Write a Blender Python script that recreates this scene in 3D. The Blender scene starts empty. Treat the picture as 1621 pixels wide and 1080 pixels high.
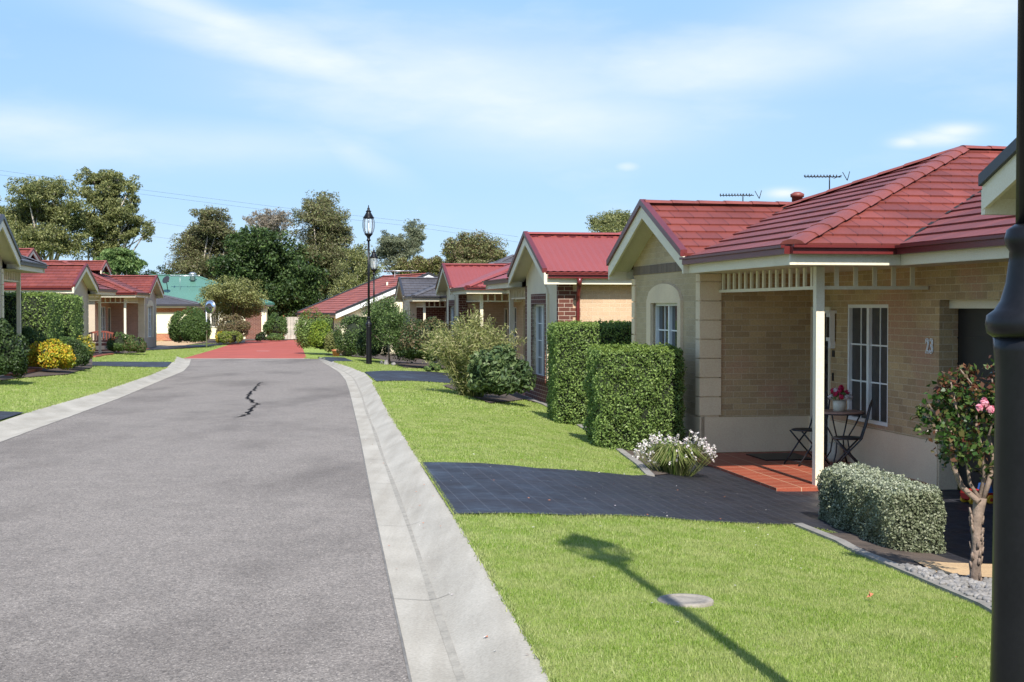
import bpy, bmesh, math, random
import numpy as np
from mathutils import Vector, Matrix
random.seed(7)
RNG = np.random.default_rng(7)
SC = bpy.context.scene
COL = SC.collection
PI = math.pi
R = math.radians

# ------------------------------------------------------------------ camera model of the photograph
F = 2200.0; CX, CY = 810.5, 540.0; HOR = 487.0; CAMZ = 1.6
PITCH = math.atan((CY - HOR) / F)
cp, sp_ = math.cos(PITCH), math.sin(PITCH)

def ray(px, py):
    a = (px - CX) / F; b = (CY - py) / F
    return a, cp + b * sp_, -sp_ + b * cp

def P(px, py, Y):
    a, y, z = ray(px, py); s = Y / y
    return Vector((a * s, Y, CAMZ + z * s))

def prof(y):
    return np.interp(y, [-10, 0, 20, 50, 70, 110], [0.03, 0.0, -0.16, -0.45, -0.54, -0.6])

def gp(px, py, dz=0.0):
    a, y, z = ray(px, py); Y = 20.0
    for _ in range(60):
        Y = 0.5 * Y + 0.5 * (CAMZ - (float(prof(Y)) + dz)) / (-z) * y
    return (a * Y / y, Y)

ar = [gp(*p) for p in [(650,1080),(622,950),(590,800),(567,680),(553,620),(546.7,602),(537,590),(520,579),(500,567)]]
kr = [gp(*p, 0.1) for p in [(875,1080),(798,948),(720,816),(670,735),(620,660),(590,603),(577,590),(557,581.5),(530,573),(503,564.5)]]
al = [gp(*p) for p in [(0,700.6),(114.7,658.5),(191,630),(264,599),(290.6,588),(300,578),(303,568)]]
kl = [gp(*p, 0.1) for p in [(0,668),(50,651),(153,622),(237,593.5),(264,582),(271.5,574.4),(279,564)]]
def extend(poly, y0, slope):
    return [(poly[0][0] - slope * (poly[0][1] - y0), y0)] + poly
ar = extend(ar, -8, (ar[2][0]-ar[0][0])/(ar[2][1]-ar[0][1]))
kr = extend(kr, -8, (kr[2][0]-kr[0][0])/(kr[2][1]-kr[0][1]))
al = extend(al, -8, -0.135); kl = extend(kl, -8, -0.135)
def clean(poly):
    out = [poly[0]]
    for p in poly[1:]:
        if p[1] > out[-1][1] + 0.05: out.append(p)
    return out
ar, kr, al, kl = map(clean, (ar, kr, al, kl))
YEND = min(ar[-1][1], kr[-1][1], al[-1][1], kl[-1][1])
def fx(poly):
    xs = [p[0] for p in poly]; ys = [p[1] for p in poly]
    return lambda y: np.interp(y, ys, xs)
AR, KR, AL, KL = fx(ar), fx(kr), fx(al), fx(kl)
# beyond the end of the road the shared red drive carries on
RD = [gp(325,563), gp(502,563.5), gp(474,538.5), gp(386,538.5)]
def KR2(y):
    y = np.asarray(y, float)
    b = np.interp(y, [kr[-1][1], RD[2][1], 140], [RD[1][0]+.05, RD[2][0], RD[2][0]-6])
    return np.where(y > kr[-1][1], b, KR(y))
def KL2(y):
    y = np.asarray(y, float)
    b = np.interp(y, [kl[-1][1], RD[3][1], 140], [RD[0][0]-.02, RD[3][0], RD[3][0]-6])
    return np.where(y > kl[-1][1], b, KL(y))
def sm(t):
    t = np.clip(t, 0, 1); return t * t * (3 - 2 * t)
def H(x, y):
    x = np.asarray(x, float); y = np.asarray(y, float)
    p = prof(y); kr_, kl_ = KR2(y), KL2(y)
    onroad = y < YEND
    a_r = np.where(onroad, AR(y), kr_ - .05); a_l = np.where(onroad, AL(y), kl_ + .05)
    up = np.where(onroad, .1, .0)
    padr = np.interp(y, [7, 11.5, 50, 62, 72], [-.27, -.53, -.56, -.70, -.88])
    padl = np.interp(y, [0, 20, 30, 38, 52, 70, 90], [.13, .05, 0, -.03, -.42, -.49, -.56])
    tr = (x - a_r) / np.maximum(kr_ - a_r, .05)
    tl = (a_l - x) / np.maximum(a_l - kl_, .05)
    zr = p + up * sm((tr - .35) / .65) - .012 * np.exp(-((tr - .35) / .2) ** 2) * onroad
    zl = p + up * sm((tl - .35) / .65) - .012 * np.exp(-((tl - .35) / .2) ** 2) * onroad
    wr = 4.2
    zr2 = (p + up) + (padr - p - up) * sm((x - kr_ - .3) / wr)
    zl2 = (p + up) + (padl - p - up) * sm((kl_ - x - .3) / 4.5)
    z = np.where(x > kr_, zr2, np.where(x > a_r, zr, np.where(x < kl_, zl2, np.where(x < a_l, zl, p))))
    return z
def h(x, y): return float(H(x, y))
def on(px, py, dz=0.0):
    """point of the ground seen at a pixel"""
    a, y, z = ray(px, py)
    lo = None
    for Y in np.arange(3, 160, .05):
        if CAMZ + z * Y / y <= h(a * Y / y, Y) + dz:
            return Vector((a * Y / y, Y, h(a * Y / y, Y)))
    return Vector((a * 150, 150, -.6))
def Yv(px, Y):
    x = (px - CX) / F * Y
    return Vector((x, Y, h(x, Y)))

# ------------------------------------------------------------------ object bookkeeping
def tag(o, label=None, cat=None, group=None, kind=None):
    if label: o['label'] = label
    if cat: o['category'] = cat
    if group: o['group'] = group
    if kind: o['kind'] = kind
    return o
def empty(name, loc, rz=0, **k):
    o = bpy.data.objects.new(name, None); COL.objects.link(o)
    o.location = loc; o.rotation_euler = (0, 0, rz); o.empty_display_size = .2
    return tag(o, **k)
def link_mesh(name, me, parent=None):
    o = bpy.data.objects.new(name, me); COL.objects.link(o)
    if parent is not None: o.parent = parent
    return o
def copy_tree(o, parent=None):
    c = o.copy(); COL.objects.link(c); c.parent = parent
    for ch in [q for q in bpy.data.objects if q.parent == o]:
        copy_tree(ch, c)
    return c

class MB:
    """collects faces; build() links them as one mesh object"""
    def __init__(self, T=None):
        self.v = []; self.f = []; self.m = []; self.uv = []; self.T = T; self.sm = []
    def poly(self, pts, mi=0, uv=None, smooth=False):
        if self.T: pts = [self.T(*p) for p in pts]
        n = len(self.v); self.v += [tuple(p) for p in pts]
        self.f.append(tuple(range(n, n + len(pts)))); self.m.append(mi); self.uv.append(uv); self.sm.append(smooth)
    def box(self, a, b, mi=0):
        x0, y0, z0 = a; x1, y1, z1 = b
        c = [(x0,y0,z0),(x1,y0,z0),(x1,y1,z0),(x0,y1,z0),(x0,y0,z1),(x1,y0,z1),(x1,y1,z1),(x0,y1,z1)]
        for q in ((0,3,2,1),(4,5,6,7),(0,1,5,4),(1,2,6,5),(2,3,7,6),(3,0,4,7)):
            self.poly([c[i] for i in q], mi)
    def hexa(self, c, mi=0):
        for q in ((0,3,2,1),(4,5,6,7),(0,1,5,4),(1,2,6,5),(2,3,7,6),(3,0,4,7)):
            self.poly([c[i] for i in q], mi)
    def tube(self, pts, rad, n=8, mi=0, cap=True, smooth=True):
        pts = [Vector(p) for p in pts]
        if not hasattr(rad, '__len__'): rad = [rad] * len(pts)
        rings = []; prev = None
        for i, p in enumerate(pts):
            d = (pts[min(i+1, len(pts)-1)] - pts[max(i-1, 0)])
            d = d.normalized() if d.length > 1e-9 else Vector((0, 0, 1))
            if prev is None:
                a = d.cross(Vector((0, 0, 1)))
                if a.length < .05: a = d.cross(Vector((1, 0, 0)))
            else:
                a = prev - d * prev.dot(d)
            a.normalize(); prev = a.copy(); b = d.cross(a)
            rings.append([p + (a * math.cos(2*PI*k/n) + b * math.sin(2*PI*k/n)) * rad[i] for k in range(n)])
        for i in range(len(rings) - 1):
            for k in range(n):
                self.poly([rings[i][k], rings[i][(k+1) % n], rings[i+1][(k+1) % n], rings[i+1][k]], mi, None, smooth)
        if cap:
            self.poly(rings[0][::-1], mi); self.poly(rings[-1], mi)
    def lathe(self, prof_, n=16, mi=0, c=(0, 0, 0), smooth=True):
        rings = [[(c[0] + r*math.cos(2*PI*k/n), c[1] + r*math.sin(2*PI*k/n), c[2] + z) for k in range(n)] for r, z in prof_]
        for i in range(len(rings)-1):
            for k in range(n):
                self.poly([rings[i][k], rings[i][(k+1) % n], rings[i+1][(k+1) % n], rings[i+1][k]], mi, None, smooth)
        self.poly(rings[0][::-1], mi); self.poly(rings[-1], mi)
    def build(self, name, mats, parent=None, weld=False):
        me = bpy.data.meshes.new(name)
        me.from_pydata(self.v, [], self.f)
        if not isinstance(mats, (list, tuple)): mats = [mats]
        for m in mats: me.materials.append(m)
        me.polygons.foreach_set('material_index', self.m)
        me.polygons.foreach_set('use_smooth', self.sm)
        uvl = me.uv_layers.new(name='UVMap')
        for p, u in zip(me.polygons, self.uv):
            n = p.normal
            for j, li in enumerate(p.loop_indices):
                if u is not None: uvl.data[li].uv = u[j]
                else:
                    c = me.vertices[me.loops[li].vertex_index].co
                    if abs(n.z) > .75: uvl.data[li].uv = (c.x, c.y)
                    elif abs(n.x) > abs(n.y): uvl.data[li].uv = (c.y, c.z)
                    else: uvl.data[li].uv = (c.x, c.z)
        if weld or any(self.sm):
            bm = bmesh.new(); bm.from_mesh(me)
            bmesh.ops.remove_doubles(bm, verts=bm.verts, dist=1e-5)
            bm.to_mesh(me); bm.free()
        me.update()
        return link_mesh(name, me, parent)

# ------------------------------------------------------------------ materials
MATS = {}
def nmat(name):
    m = bpy.data.materials.new(name); m.use_nodes = True
    nt = m.node_tree; b = nt.nodes['Principled BSDF']; MATS[name] = m
    return m, nt, b
def nd(nt, t, **k):
    n = nt.nodes.new(t)
    for a, v in k.items():
        if a.startswith('i_'):
            n.inputs[a[2:].replace('_', ' ')].default_value = v
        else: setattr(n, a, v)
    return n
def ramp(nt, fac, stops):
    r = nt.nodes.new('ShaderNodeValToRGB'); e = r.color_ramp.elements
    while len(e) < len(stops): e.new(.5)
    for el, (p, c) in zip(e, stops):
        el.position = p; el.color = (*c, 1) if len(c) == 3 else c
    nt.links.new(fac, r.inputs['Fac']); return r
def mix(nt, fac, a, b, mode='MIX'):
    m = nt.nodes.new('ShaderNodeMix'); m.data_type = 'RGBA'; m.blend_type = mode
    for s, v in ((0, fac), (6, a), (7, b)):
        if isinstance(v, (int, float)): m.inputs[s].default_value = v
        elif isinstance(v, tuple): m.inputs[s].default_value = (*v, 1) if len(v) == 3 else v
        else: nt.links.new(v, m.inputs[s])
    return m.outputs[2]
def bump(nt, b, height, strength=.3, dist=.01):
    n = nd(nt, 'ShaderNodeBump'); n.inputs['Strength'].default_value = strength; n.inputs['Distance'].default_value = dist
    nt.links.new(height, n.inputs['Height']); nt.links.new(n.outputs[0], b.inputs['Normal']); return n
def coords(nt, kind='Object', scale=(1,1,1), rot=(0,0,0)):
    t = nd(nt, 'ShaderNodeTexCoord'); m = nd(nt, 'ShaderNodeMapping')
    m.inputs['Scale'].default_value = scale; m.inputs['Rotation'].default_value = rot
    nt.links.new(t.outputs[kind], m.inputs['Vector']); return m.outputs[0]
def noise(nt, vec, scale, detail=3, rough=.55):
    n = nd(nt, 'ShaderNodeTexNoise'); n.inputs['Scale'].default_value = scale; n.inputs['Detail'].default_value = detail
    n.inputs['Roughness'].default_value = rough
    nt.links.new(vec, n.inputs['Vector']); return n.outputs['Fac']

def m_plain(name, c, rough=.6, var=.12, scale=3, bumpd=.0, metallic=0, spec=.5, fine=60):
    m, nt, b = nmat(name)
    v = coords(nt); n1 = noise(nt, v, scale, 4); n2 = noise(nt, v, fine, 2)
    lo = tuple(x * (1 - var) for x in c); hi = tuple(min(1, x * (1 + var)) for x in c)
    r = ramp(nt, n1, [(.3, lo), (.7, hi)])
    c2 = mix(nt, .12, r.outputs[0], ramp(nt, n2, [(.3, (0,0,0)), (.7, (1,1,1))]).outputs[0], 'OVERLAY')
    nt.links.new(c2, b.inputs['Base Color'])
    b.inputs['Roughness'].default_value = rough; b.inputs['Metallic'].default_value = metallic
    b.inputs['Specular IOR Level'].default_value = spec
    if bumpd: bump(nt, b, n2, .4, bumpd)
    return m
def m_brick(name, c1, c2, mortar, bw=.23, rh=.076, ms=.010, cvar=.25, rot=0, bias=0.0, bumpd=.006, rough=.85, c3=None, off=.5):
    m, nt, b = nmat(name)
    v = coords(nt, 'UV', rot=(0, 0, rot))
    br = nd(nt, 'ShaderNodeTexBrick'); nt.links.new(v, br.inputs['Vector'])
    br.offset = off
    br.inputs['Scale'].default_value = 1.0; br.inputs['Brick Width'].default_value = bw + ms
    br.inputs['Row Height'].default_value = rh + ms; br.inputs['Mortar Size'].default_value = ms * .5
    br.inputs['Mortar Smooth'].default_value = .15; br.inputs['Bias'].default_value = bias
    br.inputs['Color1'].default_value = (*c1, 1); br.inputs['Color2'].default_value = (*c2, 1); br.inputs['Mortar'].default_value = (*mortar, 1)
    o = coords(nt, 'UV'); n1 = noise(nt, o, 1.1, 4); n2 = noise(nt, o, 45, 3)
    base = br.outputs['Color']
    if c3 is not None:
        big = noise(nt, o, .9, 2)
        base = mix(nt, ramp(nt, big, [(.5, (0,0,0)), (.62, (1,1,1))]).outputs[0], base, mix(nt, br.outputs['Fac'], c3, mortar))
    c = mix(nt, .35, base, ramp(nt, n2, [(.25, (.2,.2,.2)), (.75, (.8,.8,.8))]).outputs[0], 'OVERLAY')
    c = mix(nt, .3, c, ramp(nt, n1, [(.3, (.3,.3,.3)), (.7, (.7,.7,.7))]).outputs[0], 'OVERLAY')
    nt.links.new(c, b.inputs['Base Color']); b.inputs['Roughness'].default_value = rough
    b.inputs['Specular IOR Level'].default_value = .25
    inv = nd(nt, 'ShaderNodeMath', operation='MULTIPLY_ADD'); nt.links.new(br.outputs['Fac'], inv.inputs[0])
    inv.inputs[1].default_value = -1; nt.links.new(n2, inv.inputs[2])
    bump(nt, b, inv.outputs[0], .6, bumpd)
    return m
def m_tile(name, c1, c2, dark, w=.30, course=.33):
    """flat roof tiles: joints along each course, weathering; UV runs along eave / up the slope"""
    m, nt, b = nmat(name)
    v = coords(nt, 'UV')
    br = nd(nt, 'ShaderNodeTexBrick'); nt.links.new(v, br.inputs['Vector'])
    br.inputs['Scale'].default_value = 1; br.inputs['Brick Width'].default_value = w; br.inputs['Row Height'].default_value = course
    br.inputs['Mortar Size'].default_value = .006; br.inputs['Mortar Smooth'].default_value = .3
    br.inputs['Color1'].default_value = (*c1, 1); br.inputs['Color2'].default_value = (*c2, 1); br.inputs['Mortar'].default_value = (*dark, 1)
    n1 = noise(nt, v, .8, 5); n2 = noise(nt, v, 30, 3)
    c = mix(nt, .6, br.outputs['Color'], ramp(nt, n1, [(.3, (.3,.3,.3)), (.72, (.72,.72,.72))]).outputs[0], 'OVERLAY')
    c = mix(nt, .25, c, ramp(nt, n2, [(.25, (.2,.2,.2)), (.75, (.8,.8,.8))]).outputs[0], 'OVERLAY')
    nt.links.new(c, b.inputs['Base Color']); b.inputs['Roughness'].default_value = .55; b.inputs['Specular IOR Level'].default_value = .35
    inv = nd(nt, 'ShaderNodeMath', operation='MULTIPLY_ADD'); nt.links.new(br.outputs['Fac'], inv.inputs[0])
    inv.inputs[1].default_value = -1.5; nt.links.new(n2, inv.inputs[2])
    bump(nt, b, inv.outputs[0], .35, .006)
    return m
def m_leaf(name, cols, trans=.3, rough=.5, patch=.0, pc=(.2,.2,.05)):
    m, nt, b = nmat(name)
    g = nd(nt, 'ShaderNodeNewGeometry')
    st = [(i / max(1, len(cols) - 1), c) for i, c in enumerate(cols)]
    r = ramp(nt, g.outputs['Random Per Island'], st)
    c = r.outputs[0]
    if patch:
        n = noise(nt, coords(nt), patch, 3)
        c = mix(nt, ramp(nt, n, [(.42, (0,0,0)), (.62, (1,1,1))]).outputs[0], c, mix(nt, .6, c, pc))
    nt.links.new(c, b.inputs['Base Color']); b.inputs['Roughness'].default_value = rough
    b.inputs['Specular IOR Level'].default_value = .3
    t = nd(nt, 'ShaderNodeBsdfTranslucent'); nt.links.new(c, t.inputs['Color'])
    ms = nd(nt, 'ShaderNodeMixShader'); ms.inputs[0].default_value = trans
    nt.links.new(b.outputs[0], ms.inputs[1]); nt.links.new(t.outputs[0], ms.inputs[2])
    nt.links.new(ms.outputs[0], nt.nodes['Material Output'].inputs['Surface'])
    return m

def m_glass(name, c=(.03,.035,.04), rough=.04, spec=.6):
    m, nt, b = nmat(name)
    n = noise(nt, coords(nt), 1.3, 2)
    r = ramp(nt, n, [(.35, tuple(x*.6 for x in c)), (.7, tuple(x*1.5 for x in c))])
    nt.links.new(r.outputs[0], b.inputs['Base Color']); b.inputs['Roughness'].default_value = rough
    b.inputs['Specular IOR Level'].default_value = spec
    bump(nt, b, noise(nt, coords(nt), .9, 1), .02, .05)
    return m

def make_materials():
    M = {}
    M['brick_tan'] = m_brick('brick_tan', (.51,.36,.185), (.37,.252,.132), (.53,.42,.27), c3=(.45,.265,.16))
    M['brick_gable'] = m_brick('brick_gable', (.50,.375,.22), (.43,.32,.185), (.51,.40,.255))
    M['brick_cream'] = m_brick('brick_cream', (.52,.36,.23), (.47,.32,.20), (.55,.42,.29))
    M['brick_brown'] = m_brick('brick_brown', (.14,.05,.032), (.10,.035,.026), (.45,.36,.28))
    M['brick_orange'] = m_brick('brick_orange', (.42,.16,.08), (.34,.11,.06), (.55,.42,.3))
    M['brick_pink'] = m_brick('brick_pink', (.46,.27,.19), (.40,.23,.165), (.50,.33,.24))
    M['soldier'] = m_brick('soldier', (.20,.14,.10), (.14,.10,.075), (.3,.25,.19), bw=.075, rh=.22)
    M['render_cream'] = m_plain('render_cream', (.72,.555,.36), .85, .09, 1.2, .002)
    M['render_pale'] = m_plain('render_pale', (.66,.555,.39), .85, .06, 1.5, .002)
    M['render_taupe'] = m_plain('render_taupe', (.45,.36,.27), .85, .06, 1.5, .002)
    M['render_white'] = m_plain('render_white', (.74,.68,.48), .8, .05, 1.5, .002)
    M['trim'] = m_plain('trim', (.72,.64,.47), .45, .05, 2)
    M['trim_white'] = m_plain('trim_white', (.78,.77,.72), .4, .04, 2)
    M['tile_red'] = m_tile('tile_red', (.205,.050,.036), (.143,.034,.026), (.045,.010,.009))
    M['tile_grey'] = m_tile('tile_grey', (.085,.08,.085), (.07,.066,.072), (.02,.02,.022))
    M['tile_orange'] = m_tile('tile_orange', (.30,.085,.052), (.25,.066,.043), (.09,.018,.014))
    M['iron_red'] = m_plain('iron_red', (.235,.052,.044), .42, .06, .6)
    M['iron_green'] = m_plain('iron_green', (.085,.19,.14), .4, .06, .6)
    M['iron_grey'] = m_plain('iron_grey', (.20,.20,.19), .4, .1, .6)
    M['cap_red'] = m_plain('cap_red', (.195,.050,.037), .5, .18, 2.5)
    M['cap_grey'] = m_plain('cap_grey', (.09,.085,.09), .5, .15, 2.5)
    M['gutter_red'] = m_plain('gutter_red', (.115,.016,.015), .3, .1, 2)
    M['gutter_dark'] = m_plain('gutter_dark', (.028,.027,.029), .35, .1, 2)
    M['gutter_green'] = m_plain('gutter_green', (.03,.09,.07), .35, .1, 2)
    M['soffit'] = m_plain('soffit', (.60,.54,.41), .6, .04, 2)
    M['glass'] = m_glass('glass')
    M['black_metal'] = m_plain('black_metal', (.007,.007,.008), .35, .2, 4, .0, spec=.25)
    M['black_iron'] = m_plain('black_iron', (.015,.015,.016), .45, .2, 4)
    M['steel'] = m_plain('steel', (.42,.43,.44), .35, .1, 3, metallic=.8)
    M['dark_room'] = m_plain('dark_room', (.010,.010,.011), .9, .2, 2)
    M['garage_dark'] = m_plain('garage_dark', (.012,.011,.011), .5, .2, 2)
    M['terracotta'] = m_brick('terracotta', (.31,.078,.042), (.26,.063,.036), (.46,.30,.19), bw=.29, rh=.29, ms=.012, off=0, rough=.5, bumpd=.002)
    M['driveway'] = m_brick('driveway', (.024,.024,.030), (.019,.019,.024), (.062,.062,.070), bw=.33, rh=.155, ms=.007, rot=R(90), rough=.5, bumpd=.002)
    nt_ = M['driveway'].node_tree; b_ = nt_.nodes['Principled BSDF']; b_.inputs['Specular IOR Level'].default_value = .3
    nr_ = ramp(nt_, noise(nt_, coords(nt_), 2.2, 5, .65), [(.3, (.38,.38,.38)), (.7, (.75,.75,.75))]); nt_.links.new(nr_.outputs[0], b_.inputs['Roughness'])
    M['path_sand'] = m_brick('path_sand', (.52,.36,.20), (.44,.30,.17), (.36,.27,.17), bw=.2, rh=.1, ms=.006)
    M['timber'] = m_plain('timber', (.42,.37,.30), .85, .25, 3, .003)
    M['bench_wood'] = m_plain('bench_wood', (.22,.058,.036), .5, .25, 6, .002)
    M['bark'] = m_plain('bark', (.20,.145,.11), .9, .45, 9, .01)
    M['bark_pale'] = m_plain('bark_pale', (.38,.33,.27), .85, .4, 2, .01)
    M['bark_dark'] = m_plain('bark_dark', (.11,.085,.065), .9, .4, 3, .01)
    M['soil'] = m_plain('soil', (.075,.055,.042), .95, .4, 5, .02)
    M['stone'] = m_plain('stone', (.20,.19,.18), .8, .5, 8, .004)
    M['pot_cream'] = m_plain('pot_cream', (.62,.56,.44), .45, .06, 4)
    M['pot_clay'] = m_plain('pot_clay', (.42,.15,.07), .7, .1, 4)
    M['stone_table'] = m_plain('stone_table', (.30,.17,.12), .5, .25, 14)
    M['toy_red'] = m_plain('toy_red', (.45,.03,.02), .4, .1, 4)
    M['toy_yellow'] = m_plain('toy_yellow', (.75,.42,.03), .4, .1, 4)
    M['toy_blue'] = m_plain('toy_blue', (.03,.14,.45), .4, .1, 4)
    M['mirror'] = m_plain('mirror', (.8,.83,.86), .04, .02, 2, metallic=1)
    M['cover'] = m_plain('cover', (.26,.23,.19), .9, .3, 9, .004)
    M['edging'] = m_plain('edging', (.23,.215,.19), .9, .2, 4, .004)
    # lantern glass: clear and faintly grey
    m, nt, b = nmat('lantern_glass'); M['lantern_glass'] = m
    b.inputs['Base Color'].default_value = (.75,.8,.85,1); b.inputs['Roughness'].default_value = .08; b.inputs['Alpha'].default_value = .2
    # ---- road
    m, nt, b = nmat('asphalt'); M['asphalt'] = m
    v = coords(nt)
    vo = nd(nt, 'ShaderNodeTexVoronoi'); vo.inputs['Scale'].default_value = 130; nt.links.new(v, vo.inputs['Vector'])
    vo2 = nd(nt, 'ShaderNodeTexVoronoi'); vo2.inputs['Scale'].default_value = 60; nt.links.new(v, vo2.inputs['Vector'])
    sp = ramp(nt, vo.outputs['Color'], [(.05, (.066,.057,.049)), (.45, (.185,.162,.140)), (.80, (.29,.254,.219)), (.97, (.64,.565,.49))])
    sp2 = ramp(nt, vo2.outputs['Color'], [(.1, (.10,.088,.076)), (.85, (.325,.286,.248))])
    c = mix(nt, .4, sp.outputs[0], sp2.outputs[0])
    big = noise(nt, coords(nt, scale=(.55, .22, 1), rot=(0, 0, R(-8))), 1.0, 5, .6)
    st = ramp(nt, big, [(.34, (.66,.65,.645)), (.5, (.95,.95,.95)), (.8, (1.05,1.05,1.05))])
    c = mix(nt, 1, c, st.outputs[0], 'MULTIPLY')
    wob = noise(nt, v, 3.5, 4, .6)
    c = mix(nt, .35, c, ramp(nt, wob, [(.3, (.38,.38,.38)), (.7, (.62,.62,.62))]).outputs[0], 'OVERLAY')
    nt.links.new(c, b.inputs['Base Color']); b.inputs['Roughness'].default_value = .8; b.inputs['Specular IOR Level'].default_value = .3
    bump(nt, b, vo.outputs['Distance'], .5, .006)
    # ---- concrete kerb
    m, nt, b = nmat('concrete'); M['concrete'] = m
    v = coords(nt); n1 = noise(nt, v, 1.4, 5); n2 = noise(nt, v, 70, 3); n3 = noise(nt, coords(nt, scale=(6, .5, 1), rot=(0,0,R(7))), 1, 4)
    c = ramp(nt, n1, [(.3, (.305,.280,.232)), (.72, (.385,.355,.298))]).outputs[0]
    c = mix(nt, .3, c, ramp(nt, n2, [(.25, (.2,.2,.2)), (.75, (.8,.8,.8))]).outputs[0], 'OVERLAY')
    c = mix(nt, .35, c, ramp(nt, n3, [(.35, (.35,.33,.3)), (.6, (.6,.6,.6))]).outputs[0], 'OVERLAY')
    nt.links.new(c, b.inputs['Base Color']); b.inputs['Roughness'].default_value = .85; bump(nt, b, n2, .4, .003)
    m = m_plain('red_drive', (.33,.068,.045), .85, .12, .8, .004); M['red_drive'] = m
    m = m_plain('tar', (.010,.009,.009), .9, .2, 6, spec=.1); M['tar'] = m
    m = m_plain('joint', (.15,.14,.125), .9, .2, 6); M['joint'] = m
    m = m_plain('stain', (.275,.252,.208), .9, .2, 9); M['stain'] = m
    # ---- lawn
    m, nt, b = nmat('lawn'); M['lawn'] = m
    v = coords(nt); n1 = noise(nt, v, .9, 4); n2 = noise(nt, v, 7, 4); n3 = noise(nt, coords(nt, scale=(1, 1.6, 1)), 130, 2)
    c = ramp(nt, n1, [(.3, (.195,.28,.045)), (.7, (.26,.335,.07))]).outputs[0]
    c = mix(nt, ramp(nt, n2, [(.45, (0,0,0)), (.75, (1,1,1))]).outputs[0], c, (.36,.385,.145))
    c = mix(nt, .75, c, ramp(nt, n3, [(.25, (.12,.12,.12)), (.75, (.85,.85,.85))]).outputs[0], 'OVERLAY')
    nt.links.new(c, b.inputs['Base Color']); b.inputs['Roughness'].default_value = .8; bump(nt, b, n3, .8, .02)
    b.inputs['Specular IOR Level'].default_value = .15
    M['blade'] = m_leaf('blade', [(.165,.26,.036), (.22,.32,.052), (.262,.355,.068), (.32,.40,.10), (.47,.47,.22)], .42, .5, 2.6, (.42,.44,.18))
    M['ground'] = m_plain('ground', (.10,.13,.045), .95, .3, .1, .0)
    # ---- foliage
    L = lambda n, c, **k: M.__setitem__(n, m_leaf(n, c, **k))
    L('l_box', [(0.083,0.139,0.035), (0.152,0.232,0.060), (0.231,0.334,0.088), (0.339,0.448,0.134)], trans=.42)
    L('l_boxdeep', [(0.044,0.087,0.025), (0.089,0.150,0.041), (0.150,0.221,0.058)], trans=.42)
    L('l_silver', [(.10,.125,.065), (.165,.19,.105), (.25,.275,.17), (.37,.385,.265)], trans=.25)
    L('l_dark', [(0.017,0.035,0.010), (0.037,0.064,0.017), (0.064,0.099,0.026)], trans=.2)
    L('l_darkblue', [(0.040,0.073,0.028), (0.074,0.116,0.041), (0.142,0.189,0.068)], trans=.2)
    L('l_olive', [(0.095,0.112,0.034), (0.161,0.177,0.053), (0.245,0.262,0.083), (0.317,0.308,0.131)], trans=.3)
    L('l_euc', [(0.086,0.111,0.045), (0.160,0.184,0.069), (0.246,0.265,0.104), (0.344,0.333,0.147)], trans=.42)
    L('l_eucbrown', [(0.091,0.081,0.041), (0.152,0.131,0.066), (0.213,0.192,0.097), (0.253,0.244,0.141)], trans=.42)
    L('l_eucpale', [(0.121,0.142,0.081), (0.189,0.209,0.121), (0.257,0.270,0.176)], trans=.3)
    L('l_eucpink', [(0.182,0.154,0.112), (0.266,0.217,0.168), (0.308,0.280,0.210)], trans=.3)
    L('l_bright', [(0.082,0.137,0.039), (0.131,0.206,0.059), (0.208,0.287,0.092)], trans=.35)
    L('l_yellow', [(0.168,0.240,0.024), (0.384,0.396,0.036), (0.600,0.480,0.036), (0.624,0.288,0.036)], trans=.35)
    L('l_lime', [(.09,.16,.02), (.18,.26,.03), (.30,.36,.05)], trans=.35)
    L('l_redtip', [(.05,.10,.02), (.09,.15,.03), (.14,.18,.035), (.32,.10,.04)], trans=.3)
    L('l_brown', [(0.090,0.075,0.030), (0.150,0.112,0.060), (0.210,0.150,0.083), (0.135,0.150,0.045)], trans=.25)
    L('l_feather', [(0.125,0.163,0.037), (0.213,0.237,0.069), (0.312,0.312,0.119), (0.438,0.400,0.213)], trans=.35)
    L('l_rose', [(0.025,0.058,0.014), (0.039,0.088,0.019), (0.068,0.117,0.029), (0.098,0.137,0.035), (0.137,0.049,0.035)], trans=.25, rough=.3)
    L('l_silver_lit', [(.22,.25,.16), (.33,.36,.25), (.46,.48,.37)], trans=.25)  # paler l_silver: sunlight on the hedge top put into the leaf colour
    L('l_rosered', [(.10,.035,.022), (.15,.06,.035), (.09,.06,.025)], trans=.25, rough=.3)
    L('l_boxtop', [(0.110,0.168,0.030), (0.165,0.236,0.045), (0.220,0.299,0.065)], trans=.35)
    L('l_strap', [(.07,.12,.022), (.12,.175,.035), (.20,.235,.075), (.30,.30,.12), (.06,.10,.018)], trans=.3)
    L('p_white', [(.62,.58,.52), (.75,.72,.68), (.70,.58,.60)], trans=.3)
    L('p_pink', [(.72,.22,.32), (.80,.40,.46), (.70,.16,.26)], trans=.3)
    L('p_crimson', [(.55,.02,.08), (.65,.05,.14), (.45,.01,.05)], trans=.2)
    L('p_red', [(.6,.02,.02), (.7,.06,.04)], trans=.2)
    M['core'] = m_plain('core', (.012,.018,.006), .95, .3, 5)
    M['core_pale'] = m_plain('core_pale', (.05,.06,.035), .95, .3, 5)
    return M
M = make_materials()

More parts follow.
